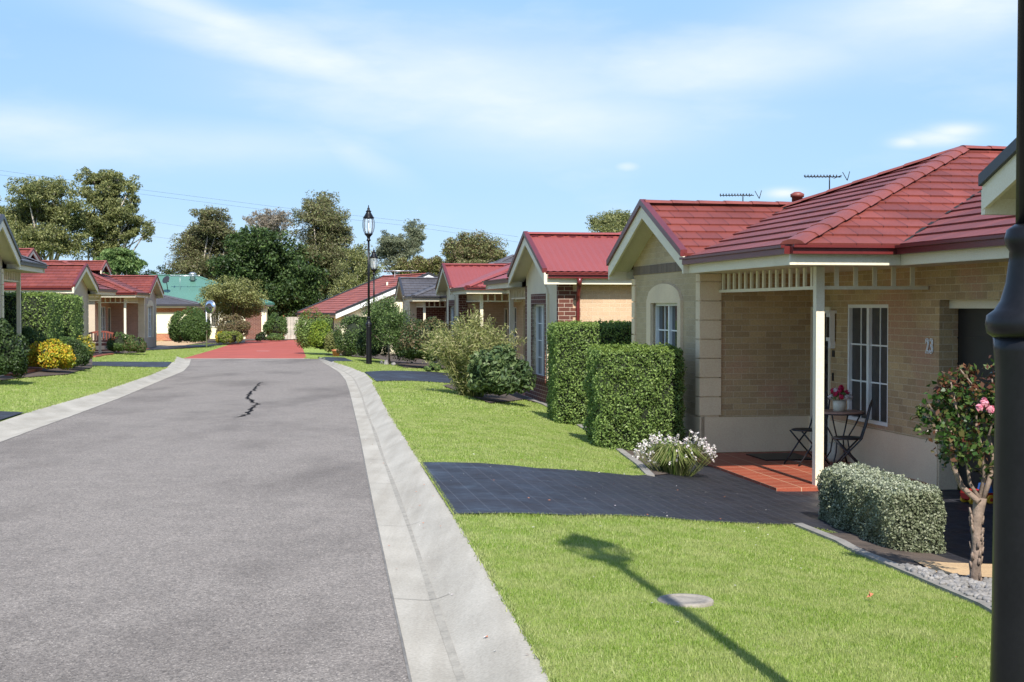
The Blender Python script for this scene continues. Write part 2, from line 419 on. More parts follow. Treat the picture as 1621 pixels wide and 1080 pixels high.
# ------------------------------------------------------------------ foliage
def unit(n):
    v = RNG.normal(size=(n, 3)); return v / np.linalg.norm(v, axis=1)[:, None]
def leaf_mesh(name, pts, nrm, size, mats, parent=None, aspect=.55, bias=.6, core=None, mi=None, tri=False, up=0.0):
    """pts: leaf centres, nrm: outward direction; builds one small diamond per leaf"""
    n = len(pts)
    d = nrm * bias + unit(n) * (1 - bias) ; d[:, 2] += up
    d /= np.linalg.norm(d, axis=1)[:, None]
    r = unit(n); a = np.cross(d, r); a /= np.linalg.norm(a, axis=1)[:, None] + 1e-9
    b = np.cross(d, a)
    s = (size * RNG.uniform(.65, 1.3, n))[:, None]
    A = a * s * .5; B = b * s * .5 * aspect
    bend = d * s * .12
    v = np.stack([pts - A - bend, pts + B + A * .1, pts + A - bend, pts - B + A * .1], 1).reshape(-1, 3)
    nf = n
    faces = np.arange(n * 4).reshape(n, 4)
    vs = [v]; loops = [faces.reshape(-1)]; totals = [np.full(n, 4)]
    midx = [np.zeros(n, int) if mi is None else mi]
    off = n * 4
    if core is not None:
        cv, cf = core
        vs.append(cv)
        for f in cf:
            loops.append(np.array(f) + off); totals.append(np.array([len(f)])); midx.append(np.array([len(mats) - 1]))
    v = np.concatenate(vs); loops = np.concatenate(loops); totals = np.concatenate(totals); midx = np.concatenate(midx)
    me = bpy.data.meshes.new(name)
    me.vertices.add(len(v)); me.vertices.foreach_set('co', v.astype(np.float32).reshape(-1))
    me.loops.add(len(loops)); me.loops.foreach_set('vertex_index', loops.astype(np.int32))
    me.polygons.add(len(totals))
    st = np.concatenate([[0], np.cumsum(totals)[:-1]])
    me.polygons.foreach_set('loop_start', st.astype(np.int32)); me.polygons.foreach_set('loop_total', totals.astype(np.int32))
    me.update(calc_edges=True)
    for m in mats: me.materials.append(m)
    me.polygons.foreach_set('material_index', midx.astype(np.int32))
    me.validate()
    return link_mesh(name, me, parent)
def core_ell(c, r, seg=10):
    v = []; f = []
    for i in range(seg // 2 + 1):
        th = PI * i / (seg // 2)
        for k in range(seg):
            ph = 2 * PI * k / seg
            q = 1 + random.uniform(-.1, .1)
            v.append((c[0] + r[0]*q*math.sin(th)*math.cos(ph), c[1] + r[1]*q*math.sin(th)*math.sin(ph), c[2] + r[2]*q*math.cos(th)))
    for i in range(seg // 2):
        for k in range(seg):
            f.append((i*seg+k, i*seg+(k+1) % seg, (i+1)*seg+(k+1) % seg, (i+1)*seg+k))
    return np.array(v), f
def core_box(c, hx, hy, z0, z1, rz):
    ca, sa = math.cos(rz), math.sin(rz); v = []
    for z in (z0, z1):
        for sx, sy in ((-1,-1),(1,-1),(1,1),(-1,1)):
            x, y = sx*hx, sy*hy; v.append((c[0]+x*ca-y*sa, c[1]+x*sa+y*ca, z))
    return np.array(v), [(0,3,2,1),(4,5,6,7),(0,1,5,4),(1,2,6,5),(2,3,7,6),(3,0,4,7)]

def bush(name, label, c, r, leaf, mat, n, cat='shrub', group=None, base=None, clump=38, aspect=.55, flat=1.0, corescale=.6, core='core', extra=None, ragged=.16):
    """rounded shrub: clumps of leaves over an uneven ellipsoid, dark twiggy core; c = centre of its foot on the ground"""
    r = np.array(r, float); c = np.array(c, float)
    cc = c + np.array([0, 0, r[2] * .92])
    k = clump; d = unit(k); d[:, 2] = np.abs(d[:, 2]) * 1.1 - .55; d /= np.linalg.norm(d, axis=1)[:, None]
    cr = RNG.uniform(.3, .5, k)
    cen = d * (1 - cr[:, None] * .75) * RNG.uniform(1 - ragged, 1 + ragged * .5, k)[:, None]
    idx = RNG.integers(0, k, n)
    q = unit(n)
    q = np.where((np.sum(q * d[idx], 1) < -.2)[:, None], -q, q)
    p = cen[idx] + q * (cr[idx] * RNG.uniform(.75, 1.05, n))[:, None]
    pts = cc + p * r; nr = q / r; nr /= np.linalg.norm(nr, axis=1)[:, None]
    ok = pts[:, 2] > c[2] + .02
    pts, nr = pts[ok], nr[ok]
    mats = [M[mat]]; mi = np.zeros(len(pts), int)
    if extra:
        mats.append(M[extra[0]]); sel = RNG.random(len(pts)) < extra[1]
        if len(extra) > 2: sel &= (pts[:, 2] > c[2] + r[2] * 2 * extra[2])
        mi[sel] = 1
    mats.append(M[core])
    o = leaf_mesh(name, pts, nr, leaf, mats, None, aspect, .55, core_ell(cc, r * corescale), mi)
    return tag(o, label, cat, group)

def hedge(name, label, c, hx, hy, z0, z1, rz, leaf, mat, n, rnd=.08, cat='hedge', core='core', top=None, lump=.03):
    """clipped box hedge: leaves over a rounded box"""
    ax, ay, az = 2*hy*(z1-z0), 2*hx*(z1-z0), 4*hx*hy
    w = np.array([ax, ax, ay, ay, az]); w = w / w.sum()
    face = RNG.choice(5, n, p=w); u = RNG.uniform(-1, 1, n); v = RNG.uniform(0, 1, n); v2 = RNG.uniform(-1, 1, n)
    x = np.where(face == 0, -hx, np.where(face == 1, hx, u * hx))
    y = np.where(face == 2, -hy, np.where(face == 3, hy, np.where(face == 4, v2 * hy, u * hy)))
    z = np.where(face == 4, z1, z0 + v * (z1 - z0))
    nr = np.zeros((n, 3))
    nr[face == 0, 0] = -1; nr[face == 1, 0] = 1; nr[face == 2, 1] = -1; nr[face == 3, 1] = 1; nr[face == 4, 2] = 1
    pts = np.stack([x, y, z], 1)
    # round the edges
    ctr = np.stack([np.clip(x, -hx + rnd, hx - rnd), np.clip(y, -hy + rnd, hy - rnd), np.minimum(z, z1 - rnd)], 1)
    dd = pts - ctr; ln = np.linalg.norm(dd, axis=1)[:, None]
    pts = ctr + dd / np.maximum(ln, 1e-6) * np.minimum(ln, rnd)
    nr = np.where(ln > 1e-4, dd / np.maximum(ln, 1e-6), nr)
    lum = np.sin(pts[:, 0]*9+1)*np.sin(pts[:, 1]*8+2)*np.sin(pts[:, 2]*10) + .6*np.sin(pts[:, 0]*23)*np.sin(pts[:, 2]*21+pts[:, 1]*19)
    keep = lum > -1.15 + .5 * RNG.random(n)*0
    pts = pts + nr * (RNG.normal(0, leaf * .5, n) + lum * lump * 1.5)[:, None]
    ca, sa = math.cos(rz), math.sin(rz)
    rot = np.array([[ca, -sa, 0], [sa, ca, 0], [0, 0, 1]])
    pts = pts @ rot.T + np.array([c[0], c[1], 0]); nr = nr @ rot.T
    mats = [M[mat]]; mi = np.zeros(n, int)
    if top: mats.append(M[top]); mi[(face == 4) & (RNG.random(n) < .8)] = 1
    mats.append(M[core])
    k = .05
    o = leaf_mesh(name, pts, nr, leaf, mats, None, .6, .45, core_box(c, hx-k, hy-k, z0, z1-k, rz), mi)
    return tag(o, label, cat)

def tree(name, label, base, blobs, leaf, mat, n, trunk_r=.25, bark='bark_pale', cat='tree', group='trees beyond the houses', fork=.35, sub=16, aspect=.4, Y=None, drop=0.0, spread=.42, trunks=1, extra=None):
    """blobs: (px, py, rx, ry[, depth shift]) ellipses of foliage in the photograph, placed at the tree's own distance"""
    Y0 = Y; k = Y0 / F
    bpt = Vector(base)
    root = empty(name, bpt, 0, label=label, cat=cat, group=group)
    mb = MB()
    pts = []; nrs = []; mis = []
    tot = sum(b[2] * b[3] for b in blobs)
    forkp = None
    blobs = list(blobs) + [((a[0]+b[0])/2 + random.uniform(-5, 5), (a[1]+b[1])/2 + random.uniform(-4, 4), (a[2]+b[2])*.36, (a[3]+b[3])*.36) for a, b in zip(blobs, blobs[1:]) if abs(a[0]-b[0]) + abs(a[1]-b[1]) < 75]
    tot = sum(b[2] * b[3] for b in blobs)
    cen = [P(b[0], b[1], Y0 + (b[4] if len(b) > 4 else random.uniform(-1.5, 1.5))) for b in blobs]
    mean = sum(cen, Vector()) / len(cen)
    for t in range(trunks):
        b0 = bpt + Vector(((t - (trunks-1)/2) * trunk_r * 5, t * .5, 0))
        top = Vector((b0.x * .55 + mean.x * .45, b0.y * .7 + mean.y * .3, bpt.z + (mean.z - bpt.z) * (fork + .25)))
        mid = (b0 + top) / 2 + Vector((random.uniform(-.4, .4), 0, 0))
        mb.tube([b0 - bpt - Vector((0, 0, .2)), mid - bpt, top - bpt], [trunk_r * 1.2, trunk_r, trunk_r * .8], 7)
        for i, (b, c) in enumerate(zip(blobs, cen)):
            if i % trunks != t: continue
            st = b0.lerp(top, random.uniform(.65, 1.0))
            m1 = st.lerp(c, .5) + Vector((random.uniform(-.5, .5), 0, random.uniform(-.2, .6)))
            mb.tube([st - bpt, m1 - bpt, c - bpt], [trunk_r * .42, trunk_r * .26, trunk_r * .12], 5)
            rx, ry = b[2] * k, b[3] * k
            ns = max(8, int(2.2 * sub * math.sqrt(b[2] * b[3]) / 26))
            d = unit(ns); rad = RNG.uniform(.25, 1.08, ns)
            sc = np.array(c) + d * rad[:, None] * np.array([rx * 1.12, rx, ry * 1.12])
            for s_ in sc[: max(3, ns // 3)]:
                q = Vector(s_); mm = c.lerp(q, .5) + Vector((0, 0, -.15 * ry))
                mb.tube([c - bpt, mm - bpt, q - bpt], [trunk_r * .10, trunk_r * .065, trunk_r * .03], 4)
            nl = int(2.9 * n * b[2] * b[3] / tot)
            idx = RNG.integers(0, ns, nl)
            q = unit(nl); rr = RNG.uniform(.15, 1.0, nl) ** .55
            cs = min(rx, ry) * spread * .72 * RNG.uniform(.6, 1.4, ns) + .14
            p = sc[idx] + q * (rr * cs[idx])[:, None] * np.array([1.25, 1.2, .8])
            pts.append(p); nrs.append(q)
    pts = np.concatenate(pts) - np.array(bpt); nrs = np.concatenate(nrs)
    nrs = nrs * .6 + np.array([0, 0, .5]); mats = [M[mat]]; mi = None
    if extra:
        mats.append(M[extra[0]]); mi = (RNG.random(len(pts)) < extra[1]).astype(int)
    mb.build('trunk', M[bark], root)
    leaf_mesh('crown', pts, nrs, leaf * .74, mats, root, aspect, .35, None, mi)
    return root

# ------------------------------------------------------------------ ground sheets
def sheet(name, poly, zf, step, mat, parent=None, thick=0.0, uvrot=0.0):
    bm = bmesh.new()
    vs = [bm.verts.new((x, y, 0)) for x, y in poly]
    bm.faces.new(vs); bmesh.ops.triangulate(bm, faces=bm.faces[:])
    xs = [p[0] for p in poly]; ys = [p[1] for p in poly]
    for axis, lo, hi in ((0, min(xs), max(xs)), (1, min(ys), max(ys))):
        t = math.ceil(lo / step) * step
        while t < hi:
            co = [0, 0, 0]; no = [0, 0, 0]; co[axis] = t; no[axis] = 1
            bmesh.ops.bisect_plane(bm, geom=bm.verts[:] + bm.edges[:] + bm.faces[:], plane_co=co, plane_no=no, dist=1e-5)
            t += step
    for v in bm.verts: v.co.z = zf(v.co.x, v.co.y)
    bmesh.ops.recalc_face_normals(bm, faces=bm.faces[:])
    if sum(f.normal.z for f in bm.faces) < 0: bmesh.ops.reverse_faces(bm, faces=bm.faces[:])
    if thick:
        ed = [e for e in bm.edges if e.is_boundary]
        g = bmesh.ops.extrude_edge_only(bm, edges=ed)['geom']
        for v in [q for q in g if isinstance(q, bmesh.types.BMVert)]: v.co.z -= thick
    uv = bm.loops.layers.uv.new('UVMap'); ca, sa = math.cos(uvrot), math.sin(uvrot)
    for f in bm.faces:
        f.smooth = True
        for l in f.loops: l[uv].uv = (l.vert.co.x * ca + l.vert.co.y * sa, -l.vert.co.x * sa + l.vert.co.y * ca)
    me = bpy.data.meshes.new(name); bm.to_mesh(me); bm.free(); me.materials.append(mat)
    return link_mesh(name, me, parent)

def strip(name, la, lb, n, mat, zf, ny=7, dz=0.0):
    """ribbon between two edge functions x(y), sampled finely across"""
    mb_v = []; f = []
    ys = np.linspace(la[1], la[2], n)
    for j, y in enumerate(ys):
        for i in range(ny):
            x = la[0](y) * (1 - i/(ny-1)) + lb(y) * i/(ny-1)
            mb_v.append((float(x), float(y), float(zf(x, y)) + dz))
    for j in range(n-1):
        for i in range(ny-1):
            a = j*ny+i; f.append((a, a+1, a+ny+1, a+ny))
    me = bpy.data.meshes.new(name); me.from_pydata(mb_v, [], f); me.materials.append(mat)
    for p in me.polygons: p.use_smooth = True
    return link_mesh(name, me)

Y1 = YEND - .05
tag(strip('road', (AL, -8, Y1), AR, 150, M['asphalt'], lambda x, y: float(prof(y)), 3), kind='structure')
tag(strip('kerb', (AR, -8, Y1), KR, 220, M['concrete'], H, 12), kind='structure')
tag(strip('kerb', (KL, -8, Y1), AL, 220, M['concrete'], H, 12), kind='structure')
# concrete crossing strip at the end of the road
tag(sheet('road_end_strip', [(RD[0][0]-.3, Y1-.02), (RD[1][0]+.3, Y1-.02), (RD[1][0]+.2, Y1+.55), (RD[0][0]-.3, Y1+.55)], lambda x, y: float(prof(y))+.006, .5, M['concrete']), kind='structure')
tag(sheet('shared_drive', [(RD[0][0], Y1+.5), (RD[1][0]+.1, Y1+.5), RD[2], (RD[2][0]-3, RD[2][1]+18), (RD[3][0]-3, RD[3][1]+18), RD[3]], lambda x, y: float(prof(y))+.004, 1.0, M['red_drive']), kind='structure')
# whole terrain under everything
def terrain():
    xs = np.concatenate([[-900, -400, -150, -80], np.arange(-46, 26, .75), [40, 80, 150, 400, 900]])
    ys = np.concatenate([[-300, -60, -20], np.arange(-9, 110, .75), [130, 180, 300, 600, 1400]])
    X, Yy = np.meshgrid(xs, ys); Z = H(X, Yy) - .15
    v = np.stack([X, Yy, Z], -1).reshape(-1, 3); nx = len(xs)
    f = [(j*nx+i, j*nx+i+1, (j+1)*nx+i+1, (j+1)*nx+i) for j in range(len(ys)-1) for i in range(nx-1)]
    me = bpy.data.meshes.new('ground'); me.from_pydata(v.tolist(), [], f); me.materials.append(M['ground'])
    for p in me.polygons: p.use_smooth = True
    tag(link_mesh('ground', me), kind='structure')
terrain()
def edge_pts(fn, y0, y1, n): return [(float(fn(y)), float(y)) for y in np.linspace(y0, y1, n)]
LR = edge_pts(KR2, -7.5, 110, 140) + [(30, 110), (30, -7.5)]
LL = [(-46, -7.5)] + [(-46, 110)] + edge_pts(KL2, -7.5, 110, 140)[::-1]
tag(sheet('lawn', LR, h, .6, M['lawn']), kind='structure')
tag(sheet('lawn', LL, h, .6, M['lawn']), kind='structure')

TH = R(9.6)
U = Vector((-math.sin(TH), math.cos(TH))); V = Vector((math.cos(TH), math.sin(TH)))
EXC = []       # polygons kept free of grass blades
def xy(px, py): q = on(px, py); return (q.x, q.y)
def over(name, poly, dz, mat, kind='structure', thick=0, uvrot=TH, step=.35):
    EXC.append(poly)
    o = sheet(name, poly, lambda x, y: h(x, y) + dz, step, mat, None, thick, uvrot)
    if kind: o['kind'] = kind
    return o
C23 = Vector((2.68, 19.7))
def L23(q, p): w = C23 + U * p + V * q; return (w.x, w.y)
# black stamped driveway of number 23: flares to the kerb
kA, kB = xy(720, 818), xy(667, 735)
drv = [kA, xy(900, 821), xy(1100, 829), xy(1262, 834), xy(1302, 842), L23(-.35, -9.2), L23(1.85, -9.0), L23(1.85, -3.95), L23(-.05, -3.95), L23(-.05, -.05), L23(-.25, -.6), xy(1062, 752), xy(1000, 756), xy(850, 745), kB]
over('driveway', drv, .022, M['driveway'])
over('driveway', [xy(577, 590), xy(596, 605), xy(700, 607), L23(1, 19.5), L23(1, 23.5), xy(690, 590)], .022, M['driveway'])
over('driveway', [xy(507, 568), xy(525, 573.5), xy(560, 573), xy(545, 567)], .022, M['driveway'])
kq = lambda y: (float(KL(y)), y)
a0 = xy(268, 583)[1]; a1 = xy(273, 574)[1]
over('driveway', [kq(a0), kq(a1), (float(KL(a1)) - 9, a1 + 1.2), (float(KL(a0)) - 9, a0 + .6)], .022, M['driveway'])
b0 = xy(0, 669)[1]; b1 = xy(38, 655)[1]
over('driveway', [kq(b0 - 2.2), kq(b1), (float(KL(b1)) - 3.2, b1 + 1.6), (float(KL(b1)) - 9, b1 + 2), (float(KL(b0)) - 9, b0 - 2)], .022, M['driveway'])
over('path', [xy(228, 556), xy(262, 553), xy(330, 541), xy(250, 541), xy(236, 548)], .034, M['path_sand'])
over('path', [xy(150, 553.5), xy(230, 555.5), xy(300, 552), xy(388, 543), xy(388, 540), xy(330, 546), xy(232, 550)], .036, M['driveway'], uvrot=0)
# sandy paved path and pebble bed by the rose tree
over('path', [(3.12, 10.15), (4.9, 10.35), (5.0, 11.35), (3.2, 11.05)], .042, M['path_sand'])
bedA = [xy(1262, 834), xy(1330, 862), xy(1420, 903), xy(1500, 938), xy(1562, 965), (2.75, 6.4), (3.9, 6.4), (3.9, 9.8), (3.7, 11.3), (3.3, 12.7), (2.75, 12.45)]
over('garden_bed', bedA, .03, M['soil'])
bedB = [xy(1030, 757), xy(1012, 738), xy(968, 705), xy(905, 668), xy(862, 642), xy(830, 634), xy(775, 640), xy(700, 612), L23(-.2, 20.6), L23(.4, 12.9), L23(.0, 9.1), L23(.0, 0), L23(-.1, -.2), L23(-.6, -1.0), xy(1075, 752)]
over('garden_bed', bedB, .03, M['soil'])
bedC = [xy(700, 585), xy(640, 583), xy(600, 569), xy(540, 563.5), xy(512, 562), (RD[1][0]+.4, RD[1][1]+6), (RD[2][0]+.5, RD[2][1]), (-6, 92), (-2, 60), L23(.4, 30)]
over('garden_bed', bedC, .03, M['soil'])
bedD = [xy(30, 600), xy(108, 594), xy(146, 583), xy(146, 566), (xy(0, 566)[0], xy(0, 566)[1]), xy(0, 604)]
over('garden_bed', bedD, .03, M['soil'])
bedE = [xy(150, 561), xy(230, 559), xy(232, 549), xy(150, 549)]
over('garden_bed', bedE, .03, M['soil'])
bedF = [xy(300, 546), xy(392, 541), (RD[3][0]-.1, RD[3][1]-3), (RD[3][0]+5, RD[3][1]+2), (RD[3][0]-8, RD[3][1]+3), xy(270, 541)]
over('garden_bed', bedF, .032, M['soil'])

# concrete edging strips
def edging(label, pts, w=.09, up=.035):
    pts = [Vector((*p, 0)) for p in pts]; dense = []
    for a, b in zip(pts, pts[1:]):
        n = max(2, int((b-a).length / .3))
        dense += [a.lerp(b, i/n) for i in range(n)]
    dense.append(pts[-1]); mb = MB(); pr = None
    for i, p in enumerate(dense):
        d = (dense[min(i+1, len(dense)-1)] - dense[max(i-1, 0)]).normalized(); s = Vector((d.y, -d.x, 0)) * w/2
        z = h(p.x, p.y)
        cur = [(p-s)[:2] + (z-.1,), (p-s)[:2] + (z+up,), (p+s)[:2] + (z+up,), (p+s)[:2] + (z-.1,)]
        if pr:
            for k in range(4): mb.poly([pr[k], pr[(k+1) % 4], cur[(k+1) % 4], cur[k]])
        else: mb.poly(cur)
        pr = cur
    mb.poly(pr)
    tag(mb.build('garden_edging', M['edging']), label, 'edging', 'concrete garden edging strips')
edging('grey concrete edging between the near lawn and the silvery clipped hedge', [xy(1262, 834), xy(1330, 862), xy(1420, 903), xy(1500, 938), xy(1562, 965), (2.75, 6.6)])
edging('grey concrete edging along the lawn in front of the two green box hedges', [xy(1030, 757), xy(1012, 738), xy(968, 705), xy(905, 668), xy(862, 642), xy(838, 634)])

# kerb joints, dirt line, tar crack
def ribbon(name, pts, wid, dz, mat, zf=h, kind='structure'):
    mb = MB(); pr = None
    pts = [Vector((p[0], p[1], 0)) for p in pts]
    for i, p in enumerate(pts):
        d = (pts[min(i+1, len(pts)-1)] - pts[max(i-1, 0)]).normalized(); w = wid[i] if hasattr(wid, '__len__') else wid
        s = Vector((d.y, -d.x, 0)) * w / 2
        a, b = p - s, p + s
        cur = [(a.x, a.y, zf(a.x, a.y) + dz), (b.x, b.y, zf(b.x, b.y) + dz)]
        if pr: mb.poly([pr[0], pr[1], cur[1], cur[0]])
        pr = cur
    o = mb.build(name, mat); o['kind'] = kind; return o
ck = [(417,605),(411,606),(409,610),(405,612),(404,616),(399,620),(394,625),(390,628),(393,632),(399,634),(402,638),(407,640),(402,643),(398,647),(395,652),(391,656),(385,659),(378,660.5),(367,661)]
cw = [.02,.05,.08,.05,.09,.07,.10,.06,.09,.11,.08,.10,.07,.10,.08,.10,.07,.05,.02]
cpts = []; cws = []
for i in range(len(ck)-1):
    a = Vector(gp(*ck[i])); b = Vector(gp(*ck[i+1]))
    for t in range(6):
        q = a.lerp(b, t/6); nrm = Vector((b.y-a.y, a.x-b.x)).normalized() if (b-a).length > 0 else Vector((0,0))
        q = q + nrm * random.uniform(-.04, .04)
        cpts.append((q.x, q.y)); cws.append((cw[i]*(1-t/6)+cw[i+1]*t/6) * random.uniform(.5, 1.2) * .8)
ribbon('road_crack', cpts, cws, .004, M['tar'], lambda x, y: float(prof(y)))
for fa, fb, y0 in ((AR, KR, 3.3), (KL, AL, 5.2)):
    y = y0
    while y < 56:
        a, b = float(fa(y)), float(fb(y))
        ribbon('kerb_joint', [(a + (b-a)*t, y + .05*t) for t in np.linspace(0.01, .56, 9)], .006, .003, M['joint'])
        y += random.uniform(2.2, 2.9) if y0 < 4 else 3.0
ys_ = np.linspace(2, 55, 160)
ribbon('gutter_stain', [(float(AR(y) + (KR(y)-AR(y)) * (.41 + .008*math.sin(y*.7))), float(y)) for y in ys_], [float(.034 + .008*math.sin(y*1.1)) for y in ys_], .002, M['stain'])
ribbon('asphalt_edge', [(float(AR(y)), float(y)) for y in np.linspace(2, 58, 240)], .014, .004, M['joint'])
ribbon('asphalt_edge', [(float(AL(y)) + .004*math.sin(y*7), float(y)) for y in np.linspace(8, 58, 200)], .016, .004, M['joint'])

ribbon('painted_line', [gp(406, 556), gp(427, 556)], .16, .008, M['trim_white'], lambda x, y: float(prof(y)))
# ------------------------------------------------------------------ grass blades (stuff)
def inpoly(x, y, poly):
    c = np.zeros(len(x), bool); n = len(poly); j = n - 1
    for i in range(n):
        xi, yi = poly[i]; xj, yj = poly[j]
        k = ((yi > y) != (yj > y)) & (x < (xj - xi) * (y - yi) / (yj - yi + 1e-12) + xi)
        c ^= k; j = i
    return c
def grass(name, zones):
    vs = []
    for (y0, y1, side, w, dens, hgt, wid) in zones:
        n = int((y1-y0) * w * dens); y = RNG.uniform(y0, y1, n)
        x = KR2(y) + .015 + RNG.uniform(0, w, n) if side > 0 else KL2(y) - .015 - RNG.uniform(0, w, n)
        # only where the picture can see
        px = CX + F * x / y
        ok = (px > -60) & (px < 1680)
        for e in EXC: ok &= ~inpoly(x, y, e)
        x, y = x[ok], y[ok]; n = len(x); z = H(x, y)
        th = RNG.uniform(0, 2*PI, n); hh = hgt * RNG.uniform(.6, 1.3, n); ww = wid * RNG.uniform(.7, 1.3, n)
        lean = hh * RNG.uniform(.1, .9, n); tl = RNG.uniform(0, 2*PI, n)
        A = np.stack([x - np.cos(th)*ww/2, y - np.sin(th)*ww/2, z - .004], 1)
        B = np.stack([x + np.cos(th)*ww/2, y + np.sin(th)*ww/2, z - .004], 1)
        Cc = np.stack([x + np.cos(tl)*lean, y + np.sin(tl)*lean, z + hh], 1)
        vs.append(np.stack([A, B, Cc], 1).reshape(-1, 3))
    ey = np.concatenate([4.5 + 12*RNG.random(9000)**1.3, RNG.uniform(16, 50, 5000), RNG.uniform(19, 55, 5000)]); nE = len(ey)
    sd = np.where(np.arange(nE) < 14000, 1, -1); ex = np.where(sd > 0, KR2(ey), KL2(ey)) + sd * RNG.normal(.012, .009 + .0004*ey, nE)
    seg = []
    for pl in (drv[:6], drv[-4:] + drv[:1]):
        for a, b in zip(pl, pl[1:]):
            t = RNG.random(int(900 * math.dist(a, b)))
            seg.append(np.stack([a[0] + (b[0]-a[0])*t, a[1] + (b[1]-a[1])*t + RNG.normal(0, .018, len(t))], 1))
    seg = np.concatenate(seg); ex = np.concatenate([ex, seg[:, 0]]); ey = np.concatenate([ey, seg[:, 1]]); nE = len(ex)
    ok = np.ones(nE, bool); kb = np.arange(nE) < 19000
    for e in EXC[1:]: ok &= ~(inpoly(ex, ey, e) | inpoly(ex + np.where(ex > KR2(ey) - .3, .12, -.12), ey, e))
    ok &= ~(kb & (ex > KR2(ey) - .3) & (ey > kA[1] - .03) & (ey < kB[1] + .03))
    ex, ey = ex[ok], ey[ok]; nE = len(ex); ez = H(ex, ey); th = RNG.uniform(0, 2*PI, nE); hh = RNG.uniform(.008, .028, nE); ww = .004 + .0005*ey; tl = RNG.uniform(0, 2*PI, nE)
    vs.append(np.stack([np.stack([ex - np.cos(th)*ww/2, ey - np.sin(th)*ww/2, ez], 1), np.stack([ex + np.cos(th)*ww/2, ey + np.sin(th)*ww/2, ez], 1), np.stack([ex + np.cos(tl)*hh*.8, ey + np.sin(tl)*hh*.8, ez + hh*.8 + .01], 1)], 1).reshape(-1, 3))
    v = np.concatenate(vs); n = len(v)//3
    me = bpy.data.meshes.new(name); me.vertices.add(len(v)); me.vertices.foreach_set('co', v.astype(np.float32).reshape(-1))
    me.loops.add(n*3); me.loops.foreach_set('vertex_index', np.arange(n*3, dtype=np.int32))
    me.polygons.add(n); me.polygons.foreach_set('loop_start', np.arange(0, n*3, 3, dtype=np.int32)); me.polygons.foreach_set('loop_total', np.full(n, 3, np.int32))
    me.update(calc_edges=True); me.materials.append(M['blade'])
    return tag(link_mesh(name, me), 'short mown green grass on the lawns beside the road', 'grass', None, 'stuff')
COVER = on(1085, 955)
EXC.append([(COVER.x + .19*math.cos(t), COVER.y + .19*math.sin(t)) for t in np.linspace(0, 2*PI, 18)[:-1]])
grass('grass', [(4.6, 9, 1, 4.2, 13000, .017, .005), (9, 13, 1, 4.6, 7000, .018, .0065), (13, 24, 1, 4.2, 3000, .02, .010), (24, 58, 1, 4.5, 600, .028, .022),
                (19, 40, -1, 6, 600, .028, .02), (40, 72, -1, 9, 250, .03, .03), (72, 90, -1, 6, 150, .03, .04)])

# ------------------------------------------------------------------ houses
ZS, ZE, K = 2.535, 2.755, .382      # soffit, top of the gutter, roof slope
GK, GE = .395, 2.79               # front gable

def clip(poly, t, axis, keep_ge):
    out = []; n = len(poly)
    for i in range(n):
        a, b = poly[i], poly[(i+1) % n]
        ia = (a[axis] >= t) if keep_ge else (a[axis] <= t); ib = (b[axis] >= t) if keep_ge else (b[axis] <= t)
        if ia: out.append(a)
        if ia != ib:
            f = (t - a[axis]) / (b[axis] - a[axis]); out.append((a[0] + (b[0]-a[0])*f, a[1] + (b[1]-a[1])*f))
    return out
def slope(mb, pts, kind, mi=0, course=.33, pitch=.15):
    """one roof plane; pts[0]->pts[1] runs along its eave. Tiles are stepped courses, iron is ribbed."""
    T = mb.T or (lambda *a: a)
    W = [Vector(T(*p)) for p in pts]
    e = (W[1] - W[0]).normalized(); n = None
    for q in W[2:]:
        c = e.cross(q - W[0])
        if c.length > 1e-4: n = c.normalized(); break
    if n.z < 0: n = -n
    t = n.cross(e)
    if t.z < 0: t = -t
    o = W[0]; q = [((w-o).dot(e), (w-o).dot(t)) for w in W]
    back = lambda s, tt, hh: o + e*s + t*tt + n*hh
    Tsave = mb.T; mb.T = None
    mb.poly([back(s, tt, -.03) for s, tt in q], mi, [(s, tt) for s, tt in q])
    tmax = max(b for a, b in q); tmin = min(b for a, b in q)
    if kind == 'tile':
        k = 0
        while tmin + k*course < tmax:
            t0 = tmin + k*course; t1 = min(t0 + course, tmax)
            pl = clip(clip(q, t0, 1, True), t1 + .02, 1, False)
            if len(pl) > 2:
                hh = lambda tt: .027 - .022 * (tt - t0) / course
                off = .15 * (k % 2)
                mb.poly([back(s, tt, hh(tt)) for s, tt in pl], mi, [(s, (k + .012 + .97*(tt-t0)/course*.97)*course) for s, tt in pl])
                lo = sorted([s for s, tt in pl if abs(tt - t0) < 1e-6])
                if len(lo) >= 2:
                    a, b = lo[0], lo[-1]
                    mb.poly([back(a, t0, -.01), back(b, t0, -.01), back(b, t0, .027), back(a, t0, .027)], mi, [(a, (k+.5)*course), (b, (k+.5)*course), (b, (k+.52)*course), (a, (k+.52)*course)])
            k += 1
    else:
        smin = min(a for a, b in q); smax = max(a for a, b in q); step = .019 * pitch / .076
        k = 0; hs = [0.002, .016, .016, .002]
        while smin + k*step < smax:
            s0 = smin + k*step; s1 = min(s0 + step, smax)
            pl = clip(clip(q, s0, 0, True), s1, 0, False)
            if len(pl) > 2:
                ha = .006*math.sin(2*PI*k/4); hb = .006*math.sin(2*PI*(k+1)/4)
                mb.poly([back(s, tt, ha + (hb-ha)*(s-s0)/max(s1-s0, 1e-6) + .012) for s, tt in pl], mi, [(s, tt) for s, tt in pl])
            k += 1
    mb.T = Tsave
